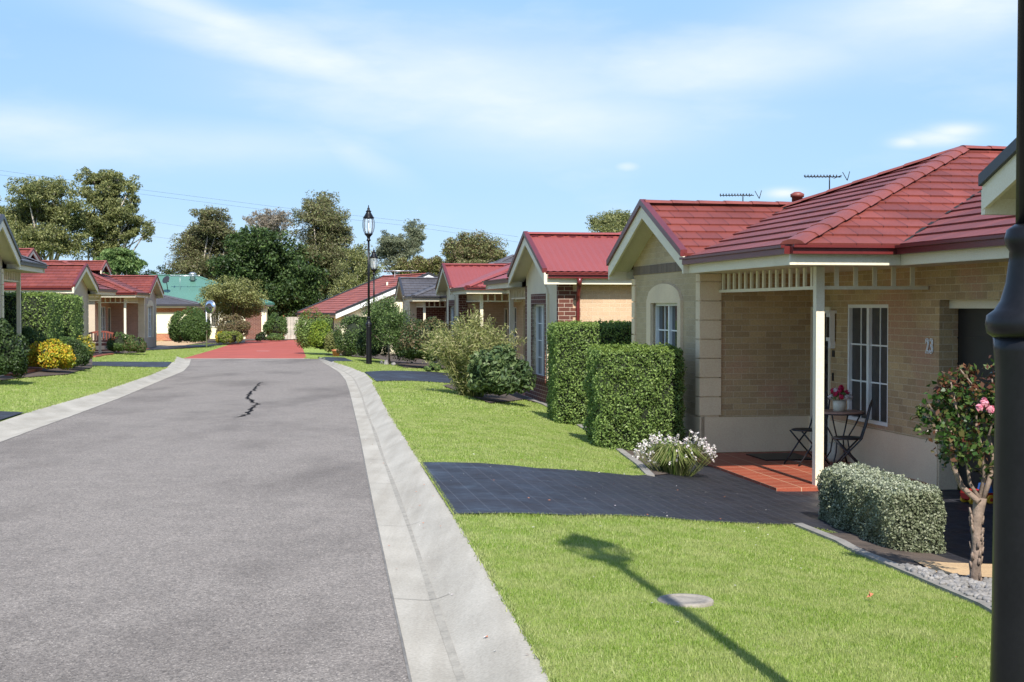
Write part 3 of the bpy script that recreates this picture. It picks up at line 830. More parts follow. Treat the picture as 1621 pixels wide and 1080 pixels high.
def ridge(mb, a, b, kind, mi=0, r=.105, lift=.03):
    T = mb.T or (lambda *q: q); A, B = Vector(T(*a)), Vector(T(*b)); Ts = mb.T; mb.T = None
    d = (B - A); L = d.length; d.normalize(); s = d.cross(Vector((0, 0, 1))).normalized(); up = s.cross(d)
    if up.z < 0: up = -up
    n = max(1, int(L / (.40 if kind == 'tile' else 3.0)))
    for i in range(n):
        p0 = A + d * (L*i/n); p1 = A + d * (L*(i+1)/n + (.05 if kind == 'tile' and i < n-1 else 0))
        prs = []
        for p, sc in ((p0, 1.14), (p1, .97)):
            if kind != 'tile': sc = 1
            pr = []
            for ang in (-78, -45, -15, 15, 45, 78):
                x = math.sin(R(ang)) * r * sc * 1.3; z = math.cos(R(ang)) * r * sc * .62
                pr.append(p + s*x + up*(z + lift - .035))
            prs.append(pr)
        for k in range(5): mb.poly([prs[0][k], prs[0][k+1], prs[1][k+1], prs[1][k]], mi)
        mb.poly(prs[0], mi); mb.poly(prs[1][::-1], mi)
    mb.T = Ts

def fbox(mb, f, a0, a1, z0, z1, d0, d1, mi=0):
    mb.hexa([f(a0,z0,d0), f(a1,z0,d0), f(a1,z0,d1), f(a0,z0,d1), f(a0,z1,d0), f(a1,z1,d0), f(a1,z1,d1), f(a0,z1,d1)], mi)
def wall(mb, f, a0, a1, z0, z1, holes=(), dep=.1, mi=0, rmi=None):
    A = sorted({a0, a1} | {v for q in holes for v in q[:2]}); Z = sorted({z0, z1} | {v for q in holes for v in q[2:4]})
    for i in range(len(A)-1):
        for j in range(len(Z)-1):
            am, zm = (A[i]+A[i+1])/2, (Z[j]+Z[j+1])/2
            if any(q[0] < am < q[1] and q[2] < zm < q[3] for q in holes): continue
            mb.poly([f(A[i],Z[j],0), f(A[i+1],Z[j],0), f(A[i+1],Z[j+1],0), f(A[i],Z[j+1],0)], mi)
    for q in holes:
        dp = q[4] if len(q) > 4 else dep; rm = mi if rmi is None else rmi
        for c in ([(q[0],q[2]),(q[0],q[3])], [(q[1],q[2]),(q[1],q[3])], [(q[0],q[2]),(q[1],q[2])], [(q[0],q[3]),(q[1],q[3])]):
            mb.poly([f(*c[0],0), f(*c[1],0), f(*c[1],dp), f(*c[0],dp)], rm)
def window(root, T, f, a0, a1, z0, z1, leaves=2, cols=2, rows=3, d=.08, mat='trim_white', name='window', blind=None):
    mb = MB(T); fw = .045
    fbox(mb, f, a0, a1, z0, z0+fw, d-.05, d+.03); fbox(mb, f, a0, a1, z1-fw, z1, d-.05, d+.03)
    fbox(mb, f, a0, a0+fw, z0+fw, z1-fw, d-.05, d+.03); fbox(mb, f, a1-fw, a1, z0+fw, z1-fw, d-.05, d+.03)
    A0, A1, Z0, Z1 = a0+fw, a1-fw, z0+fw, z1-fw
    for k in range(1, leaves):
        m = A0 + (A1-A0)*k/leaves; fbox(mb, f, m-.035, m+.035, Z0, Z1, d-.048, d+.028)
    for l in range(leaves):
        s0 = A0 + (A1-A0)*l/leaves; s1 = A0 + (A1-A0)*(l+1)/leaves
        for c in range(1, cols):
            m = s0 + (s1-s0)*c/cols; fbox(mb, f, m-.010, m+.010, Z0, Z1, d-.012, d+.016)
    for r in range(1, rows):
        m = Z0 + (Z1-Z0)*r/rows; fbox(mb, f, A0, A1, m-.010, m+.010, d-.014, d+.015)
    w = mb.build(name, M[mat], root)
    g = MB(T); g.poly([f(A0,Z0,d), f(A1,Z0,d), f(A1,Z1,d), f(A0,Z1,d)]); g.build('pane', M['glass'], w)
    if blind:
        g = MB(T); g.poly([f(A0,Z0,d-.003), f(A0+(A1-A0)*blind,Z0,d-.003), f(A0+(A1-A0)*blind,Z1,d-.003), f(A0,Z1,d-.003)]); g.build('curtain', M['curtain'], w)
    return w
M['curtain'] = m_plain('curtain', (.045,.04,.036), .5, .3, 9)

def board(mb, T, P0, P1, out, o0, o1, z0, z1, mi=0):
    """straight board along an eave, (q,p) ends, outwards offset o0..o1"""
    P0, P1, o = Vector(P0), Vector(P1), Vector(out)
    a0, a1, b0, b1 = P0 + o*o0, P1 + o*o0, P0 + o*o1, P1 + o*o1
    mb.hexa([(*a0, z0), (*a1, z0), (*b1, z0), (*b0, z0), (*a0, z1), (*a1, z1), (*b1, z1), (*b0, z1)])

def house(label, C, th, fz, sp=1, sq=1, roof='tile', rmat='tile_red', cap='cap_red', gut='gutter_red', wallm='brick_tan', gablem='brick_gable',
          style='quoin', garage=True, gablet=None, porch=True, plinth='render_cream', soldier=True, number=False, side=None, wing=-7.6, door=True, pf=-4.26, quoinm='render_cream', backq=13.4, pm=None):
    T = lambda q, p, z: (q*sq, p*sp, z)
    root = empty('house', (C[0], C[1], fz), th, label=label, cat='house')
    gf = lambda a, z, d: (d, a, z)              # gable face, looks at the road
    bf = lambda a, z, d: (a, d, z)              # porch back wall
    sf = lambda a, z, d: (1.633 + d, a, z)      # wall beside the porch
    ff = lambda a, z, d: (a, 3.78 - d, z)       # far side of the gable wing
    side = side or wallm; pm = pm or wallm
    # --- walls
    mb = MB(T); wm = [M[wallm], M[gablem], M[plinth], M['soldier'], M[side], M['render_pale'], M[pm]]
    hole = (1.05, 2.55, .52, 2.13, .11)
    wall(mb, gf, 0, 3.78, .5, ZS + .08, [hole], .11, 1, 2)
    n = 12
    pts = [(0, 3.78, ZS+.08), (0, 0, ZS+.08)] + [(0, 3.78*i/n, GE + GK*(2.2 - abs(3.78*i/n - 1.89)) - .06) for i in range(n+1)]
    mb.poly(pts, 5 if style != 'quoin' else 1)
    if soldier: fbox(mb, gf, .02, 3.76, 2.60, 2.74, -.014, .02, 3)
    holes_b = []
    wall(mb, bf, 0, 1.633, .5, ZS + .1, (), .1, 6)
    fbox(mb, bf, 0, 1.633, 0, .5, -.02, .05, 2)
    fbox(mb, gf, -.02, 3.80, -.6, .5, -.02, .05, 2)
    dh, wh = (-.75, -.05, 0, 2.07, .09), (-2.573, -1.298, .56, 2.10, .09)
    gh = (-6.55, -3.94, 0, 2.15, .23)
    far = wing if garage else pf + .36
    hs = [wh] + ([dh] if door else [])
    if garage: hs.append(gh)
    if porch:
        wall(mb, sf, far, 0, .5, ZS + .1, [q if q[2] >= .5 else (q[0], q[1], .5, q[3], q[4]) for q in hs], .1, 0)
        x = 0
        segs = [(-3.94, -.75)] if door else [(-3.94, 0)]
        if garage: segs.append((far, -6.55))
        else: segs = [(max(far, -3.94), segs[0][1])]
        if door: segs.append((-.05, 0))
        for s0, s1 in segs: fbox(mb, sf, s0, s1, -.6, .5, -.02, .09, 2)
        if garage: fbox(mb, sf, -3.96, -3.94, -.6, .5, .0, .23, 2)
    wall(mb, ff, 0, backq, .5, ZS + .1, (), .1, 4)
    fbox(mb, ff, 0, backq, -.6, .5, -.02, .05, 2)
    if garage:
        nf = lambda a, z, d: (a, far + d, z); wall(mb, nf, 1.633, 8, -.6, ZS + .1, (), .1, 4)
    else:
        nf = lambda a, z, d: (a, far + d, z); wall(mb, nf, 1.633 if porch else 0, backq, -.6, ZS + .1, (), .1, 4)
    mb.poly([(backq, 3.78, -.6), (backq, far, -.6), (backq, far, ZS), (backq, 3.78, ZS)], 4)
    mb.build('wall', wm, root)
    # --- corners
    mb = MB(T)
    if style == 'quoin':
        for e0, e1 in ((-.028, .17), (3.61, 3.808)):
            mb = MB(T); mb.box((-.004, e0+.024, .5), (.266, e1-.024, ZS-.002))
            for z in np.arange(.53, 2.5, .272):
                mb.box((-.028, e0, z), (.29, e1, min(z + .256, ZS)))
            mb.build('quoin', M[quoinm], root)
    else:
        for p0, p1 in ((-.02, .12), (3.66, 3.80)):
            mb = MB(T)
            for i, z in enumerate(np.arange(.5, 2.5, .172)):
                fbox(mb, gf, p0, p1, z, z+.172, -.012, .46 if i % 2 == 0 else .30)
            mb.build('quoin', M['brick_brown'], root)
        for a in (.95, 2.55):
            mb = MB(T); fbox(mb, gf, a, a+.10, .56, 2.13, -.058, .0); mb.build('brick_jamb', M['brick_brown'], root)
        mb = MB(T); fbox(mb, gf, .92, 2.68, .44, .56, -.07, .05); mb.build('window_sill', M['brick_brown'], root)
        mb = MB(T); fbox(mb, gf, .95, 2.65, 2.13, 2.36, -.06, .02); mb.build('window_head', M['brick_brown'], root)
    # --- arched surround of the gable window
    mb = MB(T); ar_ = []
    a0, a1 = .88, 2.80
    N = 14
    for i in range(N+1):
        x = a0 + (a1-a0)*i/N; u = (x - 1.84)/.96
        ar_.append((x, 2.17 + .26*math.sqrt(max(0, 1-u*u))))
    if style != 'quoin': ar_ = [(a, min(z + .18, 2.55)) for a, z in ar_]
    d = -.045
    for (xa, za), (xb, zb) in zip(ar_, ar_[1:]):
        mb.poly([gf(xa,2.13,d), gf(xb,2.13,d), gf(xb,zb,d), gf(xa,za,d)])
        mb.poly([gf(xa,za,d), gf(xb,zb,d), gf(xb,zb,.01), gf(xa,za,.01)])
    fbox(mb, gf, a0, 1.05, .5, 2.13, d, .10); fbox(mb, gf, 2.55, a1, .5, 2.13, d, .10)
    mb.poly([gf(1.05,2.13,d), gf(2.55,2.13,d), gf(2.55,2.13,.1), gf(1.05,2.13,.1)])
    mb.poly([gf(a0,2.13,d), gf(a0,ar_[0][1],d), gf(a0,ar_[0][1],.01), gf(a0,2.13,.01)]); mb.poly([gf(a1,2.13,d), gf(a1,ar_[-1][1],d), gf(a1,ar_[-1][1],.01), gf(a1,2.13,.01)])
    mb.build('window_surround', M['render_pale' if style != 'quoin' else quoinm], root)
    window(root, T, gf, 1.05, 2.55, .52, 2.13, 2, 2, 4, .09)
    # --- roof
    ap = -.08 if garage or porch else (4.1+pf)/2
    run = (4.1 - pf)/2; ap = (4.1 + pf)/2; zr = ZE + K*run; q0 = -.28; qa = q0 + run; qe = backq + .3
    mb = MB(T)
    Qv = q0 + (GE + GK*2.2 - ZE)/K
    slope(mb, [(q0, pf, ZE), (q0, -.31, ZE), (Qv, 1.89, ZE + K*(Qv-q0)), (qa, ap, zr)] if pf < -1 else [(q0, pf, ZE), (q0, 4.1, ZE), (qa, ap, zr)], roof)
    slope(mb, [(q0, pf, ZE), (qe, pf, ZE), (qe-run, ap, zr), (qa, ap, zr)], roof)
    slope(mb, [(q0, 4.1, ZE), (qe, 4.1, ZE), (qe-run, ap, zr), (qa, ap, zr)], roof)
    slope(mb, [(qe, pf, ZE), (qe, 4.1, ZE), (qe-run, ap, zr)], roof)
    gz = GE + GK*2.2; Q = q0 + (gz - ZE)/K + .15
    slope(mb, [(-.34, -.31, GE), (Q-.9, -.31, GE), (Q, 1.89, gz), (-.34, 1.89, gz)], roof)
    slope(mb, [(-.34, 4.09, GE), (Q, 4.09, GE), (Q, 1.89, gz), (-.34, 1.89, gz)], roof)
    if garage:
        zw = ZE + K*3.0; qm = 1.0 + 3.0
        slope(mb, [(1.0, -2.0, ZE), (1.0, wing-.4, ZE), (qm, wing+2.6, zw), (qm, -1.5, zw)], roof)
        slope(mb, [(1.0, wing-.4, ZE), (7.0, wing-.4, ZE), (qm, wing+2.6, zw)], roof)
        slope(mb, [(7.0, wing-.4, ZE), (7.0, -2, ZE), (qm, -1.5, zw), (qm, wing+2.6, zw)], roof)
    if gablet:
        gw = min(run*.92, (gablet - q0) * 1.0 - .9); zb = zr - K*gw
        slope(mb, [(gablet, ap-gw, zb), (qa+1, ap-gw, zb), (qa+1, ap, zr), (gablet, ap, zr)], roof)
        slope(mb, [(gablet, ap+gw, zb), (qa+1, ap+gw, zb), (qa+1, ap, zr), (gablet, ap, zr)], roof)
    rf = mb.build('roof', M[rmat], root)
    caps = [((q0, pf, ZE), (qa, ap, zr)), ((q0+1.9, 4.1-1.9, ZE+K*1.9), (qa, ap, zr)), ((qa if not gablet else gablet, ap, zr), (qe-run, ap, zr)), ((-.34, 1.89, gz), (Q, 1.89, gz))]
    if garage: caps += [((1.0, wing-.4, ZE), (qm, wing+2.6, zw)), ((qm, wing+2.6, zw), (qm, -1.5, zw))]
    for A_, B_ in caps:
        mb = MB(T); ridge(mb, A_, B_, roof); mb.build('ridge_cap', M[cap], rf)
    if roof == 'tile':   # open valleys read as thin dark broken lines
        vs_ = [((q0+.05, -.31, ZE+.01), (Qv, 1.89, GE+GK*2.2))]
        if garage: vs_.append(((1.0, pf, ZE), (4.0, pf+3.0, ZE+3*K)))
        for A_, B_ in vs_:
            A_, B_ = Vector(A_), Vector(B_); mb = MB(T); n = int((B_-A_).length/.16)
            for i in range(n):
                a = A_.lerp(B_, i/n); b = A_.lerp(B_, (i+1)/n); w_ = random.uniform(.006, .026); up = Vector((0, 0, random.uniform(.012, .034))); sd = Vector((b-a).cross(Vector((0, 0, 1)))).normalized()*w_
                mb.poly([a+up-sd, b+up-sd, b+up+sd, a+up+sd])
            mb.build('valley', M['dark_room'], rf)
    if roof != 'tile':   # dark dashes painted for the shade in the gaps under the ridge capping
        mb = MB(T)
        def dashes(P0, P1, off):
            P0, P1, o = Vector(P0), Vector(P1), Vector(off); L = (P1-P0).length; n = int(L/.26)
            for i in range(n):
                a = P0.lerp(P1, (i+.2)/n); b = P0.lerp(P1, (i+.72)/n); up = Vector((0, 0, .034))
                mb.poly([a + up, b + up, b + o + up*.8, a + o + up*.8])
        for s_ in (-1, 1): dashes((-.3, 1.89 + s_*.145, gz - .145*GK), (Q-.3, 1.89 + s_*.145, gz - .145*GK), (0, s_*.05, -.05*GK))
        # the two sides of the hip and the main ridge
        dashes((q0+.02, pf+.02+.22, ZE+.008), (qa-.22, ap, zr-.085), (-.05, 0, -.05*K))
        dashes((q0+.02+.22, pf+.02, ZE+.008), (qa, ap-.22, zr-.085), (0, -.05, -.05*K))
        dashes((qa, ap-.145, zr-.145*K), (qe-run, ap-.145, zr-.145*K), (0, -.055, -.055*K))
        mb.build('ridge_gap_shade', M['gutter_red'], rf)['kind'] = 'stuff'
    if gablet:
        mb = MB(T)
        mb.poly([(gablet+.12, ap-gw, zb), (gablet+.12, ap+gw, zb), (gablet+.12, ap, zr-.04)], 1)
        for s_ in (-1, 1):
            for z0, z1, o0, o1, mi in ((-.17, -.01, -.03, .02, 0), (-.01, .07, -.06, .03, 2)):
                mb.hexa([(gablet+o0, ap, zr+z0), (gablet+o1, ap, zr+z0), (gablet+o1, ap+s_*gw, zb+z0), (gablet+o0, ap+s_*gw, zb+z0),
                         (gablet+o0, ap, zr+z1), (gablet+o1, ap, zr+z1), (gablet+o1, ap+s_*gw, zb+z1), (gablet+o0, ap+s_*gw, zb+z1)], mi)
        mb.build('gablet', [M['trim'], M['gutter_dark'], M[cap]], root)
    # --- barge boards of the front gable
    for s_ in (-1, 1):
        mb = MB(T); e = 1.89 + s_*2.2
        for z0, z1, o0, o1, mi in ((-.22, -.015, -.365, -.33, 0), (-.02, .075, -.40, -.30, 1)):
            mb.hexa([(o0, 1.89, gz+z0), (o1, 1.89, gz+z0), (o1, e, GE+z0), (o0, e, GE+z0), (o0, 1.89, gz+z1), (o1, 1.89, gz+z1), (o1, e, GE+z1), (o0, e, GE+z1)], mi)
        mb.poly([(-.33, 1.89, gz-.14), (0.0, 1.89, gz-.14), (0.0, e, GE-.14), (-.33, e, GE-.14)], 2)
        mb.box((-.362, e - (.012 if s_ > 0 else -.012) - .03, ZS), (-.05, e - (.012 if s_ > 0 else -.012) + .03, GE-.05), 0)
        mb.build('bargeboard', [M['trim'], M['gutter_dark' if rmat == 'tile_grey' else 'gutter_red'], M['soffit']], root)
    # --- fascia, gutters, soffits
    ev = [((q0, -.31), (q0, pf), (-1, 0)), ((q0-.03, pf), (1.0 if garage else qe, pf), (0, -1)), ((-.30, 4.1), (qe, 4.1), (0, 1))]
    if garage: ev += [((1.0, pf), (1.0, wing-.4), (-1, 0)), ((1.0-.03, wing-.4), (7.0, wing-.4), (0, -1))]
    fb, gb = MB(T), MB(T)
    for a, b, o in ev:
        board(fb, T, a, b, o, -.035, -.002, ZS, ZE-.05); board(gb, T, a, b, o, 0, .095, ZE-.10, ZE-.012)
        board(gb, T, a, b, o, .09, .135, ZE-.032, ZE-.002)
    fb.build('fascia', M['trim'], root); gb.build('gutter', M[gut], root)
    sb = MB(T); z = ZS + .006
    sb.poly([(q0, pf, z), (1.7, pf, z), (1.7, 0, z), (q0, 0, z)]); sb.poly([(0, 3.78, z), (qe, 3.78, z), (qe, 4.1, z), (0, 4.1, z)])
    sb.poly([(q0, 0, z), (0, 0, z), (0, -.31, z), (q0, -.31, z)])
    if garage: sb.poly([(1.0, pf, z), (1.7, pf, z), (1.7, wing-.4, z), (1.0, wing-.4, z)]); sb.poly([(1.0, wing-.4, z), (7, wing-.4, z), (7, wing, z), (1, wing, z)])
    else: sb.poly([(1.6, pf, z), (qe, pf, z), (qe, far+.1, z), (1.6, far+.1, z)])
    sb.build('soffit', M['soffit'], root)
    # --- porch
    if porch:
        mb = MB(T); mb.box((-.30, -3.85, -.25), (1.633, -.02, -.004)); mb.build('porch_floor', M['terracotta'], root)
        mb = MB(T); mb.box((.22, -3.72, -.004), (.32, -3.62, ZS)); mb.build('porch_post', M['trim'], root)
        mb = MB(T); mb.box((.25, -3.62, 2.27), (.29, -.0, 2.31))
        for i in range(15):
            p = -3.5 + i*.235; mb.box((.255, p, 2.31), (.285, p+.055, ZS))
        mb.build('porch_valance', M['trim'], root)
        mb = MB(T); mb.box((.32, -3.69, 2.27), (1.62, -3.65, 2.31))
        for i in range(5):
            q = .46 + i*.235; mb.box((q, -3.685, 2.31), (q+.05, -3.655, ZS))
        mb.build('porch_valance', M['trim'], root)
        window(root, T, sf, -2.573, -1.298, .56, 2.10, 2, 2, 3, .06, blind=1.0)
        if door:
            mb = MB(T); fbox(mb, sf, -.75, -.70, 0, 2.07, -.02, .08); fbox(mb, sf, -.10, -.05, 0, 2.07, -.02, .08); fbox(mb, sf, -.70, -.10, 2.01, 2.07, -.02, .08)
            dr = mb.build('door', M['trim'], root)
            mb = MB(T); fbox(mb, sf, -.70, -.10, .02, 2.01, .03, .06); mb.build('door_panel', M['garage_dark'], dr)
            mb = MB(T)
            for i in range(9):
                z0 = .1 + i*.2; mb.tube([sf(-.62, z0, .02), sf(-.4, z0+.1, .01), sf(-.18, z0, .02)], .008, 5); mb.tube([sf(-.62, z0+.2, .02), sf(-.4, z0+.1, .01), sf(-.18, z0+.2, .02)], .008, 5)
            mb.build('security_grille', M['black_iron'], dr)
        if garage:
            mb = MB(T); fbox(mb, sf, -6.55, -3.94, 0, 2.05, .235, .27)
            for zz in np.arange(.2, 2.0, .3): fbox(mb, sf, -6.55, -3.94, zz, zz+.02, .225, .236)
            gd = mb.build('garage_shade_panel', M['garage_dark'], root)  # door painted near black for the shaded inside of an open garage
            mb = MB(T); fbox(mb, sf, -6.55, -3.94, 2.05, 2.15, .12, .24); mb.build('garage_lintel', M['trim'], gd)
    root['_T'] = 0; del root['_T']
    return root, T, sf, gf

h23, T23, sf, gf = house('tan brick house with maroon tiled hip roof, porch and number 23', (C23.x, C23.y), TH, -.46, wing=-7.0)
# things fixed to number 23
mb = MB(T23)
fbox(mb, sf, -.93, -.79, 1.60, 1.98, -.09, -.02); fbox(mb, sf, -.95, -.77, 1.98, 2.02, -.11, 0); fbox(mb, sf, -.90, -.82, 1.50, 1.60, -.07, 0)
wl = mb.build('porch_light', M['trim_white'], h23)
mb = MB(T23); fbox(mb, sf, -.91, -.81, 1.65, 1.93, -.096, -.09); mb.build('light_glass', M['glass'], wl)
mb = MB(T23); fbox(mb, sf, -.89, -.81, 1.38, 1.47, -.012, 0); mb.build('unit_plate', M['black_iron'], h23)
mb = MB(T23); fbox(mb, sf, -.86, -.83, 1.05, 1.16, -.02, 0); mb.build('doorbell', M['black_iron'], h23)
for k, ch in enumerate('23'):
    cu = bpy.data.curves.new('house_number', 'FONT'); cu.body = ch; cu.size = .245; cu.align_x = 'CENTER'
    cu.fill_mode = 'NONE'; cu.bevel_depth = .0075; cu.space_character = 1
    tmp = bpy.data.objects.new('tmp', cu); COL.objects.link(tmp); bpy.context.view_layer.update()
    me = bpy.data.meshes.new_from_object(tmp.evaluated_get(bpy.context.evaluated_depsgraph_get())); bpy.data.objects.remove(tmp)
    o = link_mesh('house_number', me, h23); me.materials.clear(); me.materials.append(M['trim_white'])
    o.location = T23(1.633-.012, -3.665 - .105*k, 1.525); o.rotation_euler = (R(90), 0, R(-90)); o.scale = (.78, 1, 1)
# gable vent (brown bricks), roof vents and aerials
mb = MB(T23); fbox(mb, gf, 1.52, 1.72, 2.98, 3.10, -.02, .02); fbox(mb, gf, 1.42, 1.62, 3.10, 3.22, -.02, .02); mb.build('gable_vent', M['brick_brown'], h23)
def aerial(root, base, hgt, boom, elements=9, ang=0, mat='black_iron', rad=.0065):
    """yagi television aerial in the house's own coordinates"""
    b = Vector(base); mb = MB(); mb.tube([b, b + Vector((0, 0, hgt))], .010, 6)
    d = Vector((math.cos(ang), math.sin(ang), 0)); s = Vector((-d.y, d.x, 0)); t = b + Vector((0, 0, hgt - .03))
    mb.tube([t - d*boom*.68, t + d*boom*.32], rad*1.3, 5)
    for i in range(elements):
        c = t + d*boom*(-.66 + .85*i/(elements-1)); w = .10 + .012*i
        mb.tube([c - s*w + Vector((0, 0, -.03)), c + s*w + Vector((0, 0, .03))], rad*.7, 4)
        mb.tube([c, c+Vector((0,0,.035))], rad*1.6, 4)
    c = t + d*boom*.22
    mb.tube([c - s*.28, c + s*.28], rad, 4); mb.tube([c+d*.16 + Vector((0,0,-.06)), c+d*.08+Vector((0,0,.08))], rad, 4); mb.tube([c+d*.16+Vector((0,0,-.06)), c + d*.2 + Vector((0,0,.09))], rad, 4)
    mb.tube([b + Vector((0,0,.02)), b + Vector((.12, 0, -.25))], rad, 4)
    return mb.build('aerial', M[mat], root)
def local(root, w):
    return Matrix.Rotation(-root.rotation_euler.z, 3, 'Z') @ (Vector(w) - root.location)
aerial(h23, local(h23, P(1313, 303, 23.2)), .27, .62, 11, R(-9.6))
aerial(h23, local(h23, P(1176, 326, 25.5)), .22, .62, 11, R(-14))
mb = MB(); b = local(h23, P(1262, 322, 22.9)); mb.lathe([(.09, -.1), (.09, .10), (.11, .10), (.115, .15), (.05, .185)], 12, 0, b); mb.build('roof_vent', M['cap_red'], h23)

nearH, TN, _, _ = house('house at the right edge with a black gutter on its cream gable corner', (4.92, 7.52), TH, -.17, rmat='tile_grey', cap='cap_grey', gut='gutter_dark', wing=-7.6)
hc, TC, sc_, gc = house('house with red corrugated gable roof and brown brick corners behind the tall hedges', (.328, 32.43), TH, -.46, sp=-1, roof='iron', rmat='iron_red', cap='iron_red', style='brown', wallm='brick_cream', gablem='render_pale', soldier=False, side='brick_cream', plinth='brick_brown', pm='brick_cream')
mb = MB(TC)
mb.tube([(.36, 4.18, ZE-.09), (.36, 4.16, ZE-.25)], .05, 8); mb.tube([(.36, 4.16, ZE-.2), (.40, 3.86, ZS-.22), (.40, 3.84, ZS-.4), (.40, 3.84, -.3)], .04, 8)
mb.build('downpipe', M['gutter_red'], hc)
h3, _, _, _ = house('farther house with red corrugated roof and cream porch, behind the feathery bush', (-1.89, 49.7), TH, -.48, roof='iron', rmat='iron_red', cap='iron_red', style='brown', wallm='brick_cream', gablem='render_pale', soldier=False, pm='brick_cream', wing=-7.2)
h4, _, _, _ = house('far house with grey tiled roof behind the round shrub', (-4.75, 65), TH, -.66, rmat='tile_grey', cap='cap_grey', gut='gutter_dark', wallm='brick_brown', gablem='render_pale', quoinm='render_pale', soldier=False)
h1, _, _, _ = house('house with charcoal tiled gable at the left edge behind the dark bush', (-12.31, 33.6), TH, .0, sp=-1, sq=-1, rmat='tile_grey', cap='cap_grey', gut='gutter_dark', wallm='render_taupe', gablem='render_taupe', quoinm='render_pale', soldier=False)
h2, _, _, _ = house('taupe house with red tiled gable rising behind the long clipped hedge', (-17.35, 56.85), R(5), -.39, sp=-1, sq=-1, wallm='brick_pink', gablem='render_taupe', soldier=False, garage=False, gablet=2.2, quoinm='render_taupe', side='render_taupe', plinth='render_taupe')
h2b, _, _, _ = house('taupe house with red tiled roof and porch behind the red bench', (-18.54, 70), R(5.5), -.45, sq=-1, wallm='brick_pink', gablem='render_taupe', soldier=False, garage=False, gablet=1.85, quoinm='render_pale', plinth='render_taupe', side='render_taupe')

def simple_house(label, c, w, d, th, fz, wallh, pitch, kind, roofk, rmat, cap, gut, wallm, over=.45, extra=None, fascia='trim', openings=()):
    """far house: w across, d along its ridge; windows and doors as (side, centre, z0, width, height, material)"""
    root = empty('house', (c[0], c[1], fz), th, label=label, cat='house')
    mb = MB(); hw, hd = w/2, d/2
    for a, b in (((-hw,-hd),(hw,-hd)), ((hw,-hd),(hw,hd)), ((hw,hd),(-hw,hd)), ((-hw,hd),(-hw,-hd))):
        mb.poly([(*a, -.8), (*b, -.8), (*b, wallh), (*a, wallh)])
    k = math.tan(R(pitch)); W, D = hw+over, hd+over
    z = wallh + .12
    if kind == 'gable':
        zr = z + k*W
        for s_ in (-1, 1): mb.poly([(-hw, s_*hd, wallh), (hw, s_*hd, wallh), (hw, s_*hd, z + k*over), (0, s_*hd, zr-.06), (-hw, s_*hd, z + k*over)])
    mb.build('wall', M[wallm], root)
    mb = MB(); rb = MB()
    if kind == 'gable':
        for s_ in (-1, 1):
            slope(mb, [(s_*W, -D, z), (s_*W, D, z), (0, D, zr), (0, -D, zr)], roofk)
        ridge(rb, (0, -D, zr), (0, D, zr), roofk)
        for e in (-D, D):
            for s_ in (-1, 1):
                bb = MB()
                for z0, z1, o0, o1, mi in ((-.28, -.02, -.02, .02, 0), (-.02, .09, -.05, .05, 1)):
                    bb.hexa([(0, e+o0, zr+z0), (0, e+o1, zr+z0), (s_*W, e+o1, z+z0), (s_*W, e+o0, z+z0), (0, e+o0, zr+z1), (0, e+o1, zr+z1), (s_*W, e+o1, z+z1), (s_*W, e+o0, z+z1)], mi)
                bb.build('bargeboard', [M['trim_white'], M['gutter_dark']], root)
        ev = [((-W, -D), (-W, D), (-1, 0)), ((W, -D), (W, D), (1, 0))]
    else:
        m = min(W, D); zr = z + k*m
        A, B = ((-(W-m), 0, zr), ((W-m), 0, zr)) if W >= D else ((0, -(D-m), zr), (0, (D-m), zr))
        c4 = [(-W,-D,z), (W,-D,z), (W,D,z), (-W,D,z)]
        if W >= D:
            slope(mb, [c4[0], c4[1], B, A], roofk); slope(mb, [c4[2], c4[3], A, B], roofk); slope(mb, [c4[1], c4[2], B], roofk); slope(mb, [c4[3], c4[0], A], roofk)
            for a, b in ((c4[0], A), (c4[3], A), (c4[1], B), (c4[2], B)): ridge(rb, a, b, roofk)
        else:
            slope(mb, [c4[1], c4[2], B, A], roofk); slope(mb, [c4[3], c4[0], A, B], roofk); slope(mb, [c4[0], c4[1], A], roofk); slope(mb, [c4[2], c4[3], B], roofk)
            for a, b in ((c4[0], A), (c4[1], A), (c4[2], B), (c4[3], B)): ridge(rb, a, b, roofk)
        ridge(rb, A, B, roofk)
        ev = [((-W,-D),(W,-D),(0,-1)), ((W,-D),(W,D),(1,0)), ((W,D),(-W,D),(0,1)), ((-W,D),(-W,-D),(-1,0))]
    rf = mb.build('roof', M[rmat], root); rb.build('ridge_cap', M[cap], rf)
    fb, gb = MB(), MB()
    for a, b, o in ev:
        board(fb, None, a, b, o, -.04, 0, z-.22, z-.03); board(gb, None, a, b, o, 0, .11, z-.12, z)
    fb.build('fascia', M[fascia], root); gb.build('gutter', M[gut], root)
    sb = MB(); sb.poly([(-W,-D,wallh-.06), (W,-D,wallh-.06), (W,D,wallh-.06), (-W,D,wallh-.06)]); sb.build('soffit', M['soffit'], root)
    for sd, ctr, z0, ww, hh, mt in openings:
        f = {'front': lambda a, zz, dd: (a, -hd+dd, zz), 'left': lambda a, zz, dd: (-hw+dd, a, zz), 'right': lambda a, zz, dd: (hw-dd, a, zz)}[sd]
        if mt == 'glass': window(root, None, f, ctr-ww/2, ctr+ww/2, z0, z0+hh, 2, 1, 1, -.0)
        else:
            mb = MB(); fbox(mb, f, ctr-ww/2, ctr+ww/2, z0, z0+hh, -.03, .02); mb.build('door' if hh > 1.8 else 'wall_panel', M[mt], root)
    return root
t5 = R(25); e5 = Vector((-math.sin(t5), math.cos(t5))); s5 = Vector((math.cos(t5), math.sin(t5)))
A5 = Vector(((531-CX)/F*72.5, 72.5)); c5 = A5 + s5*5.2 + e5*3.5
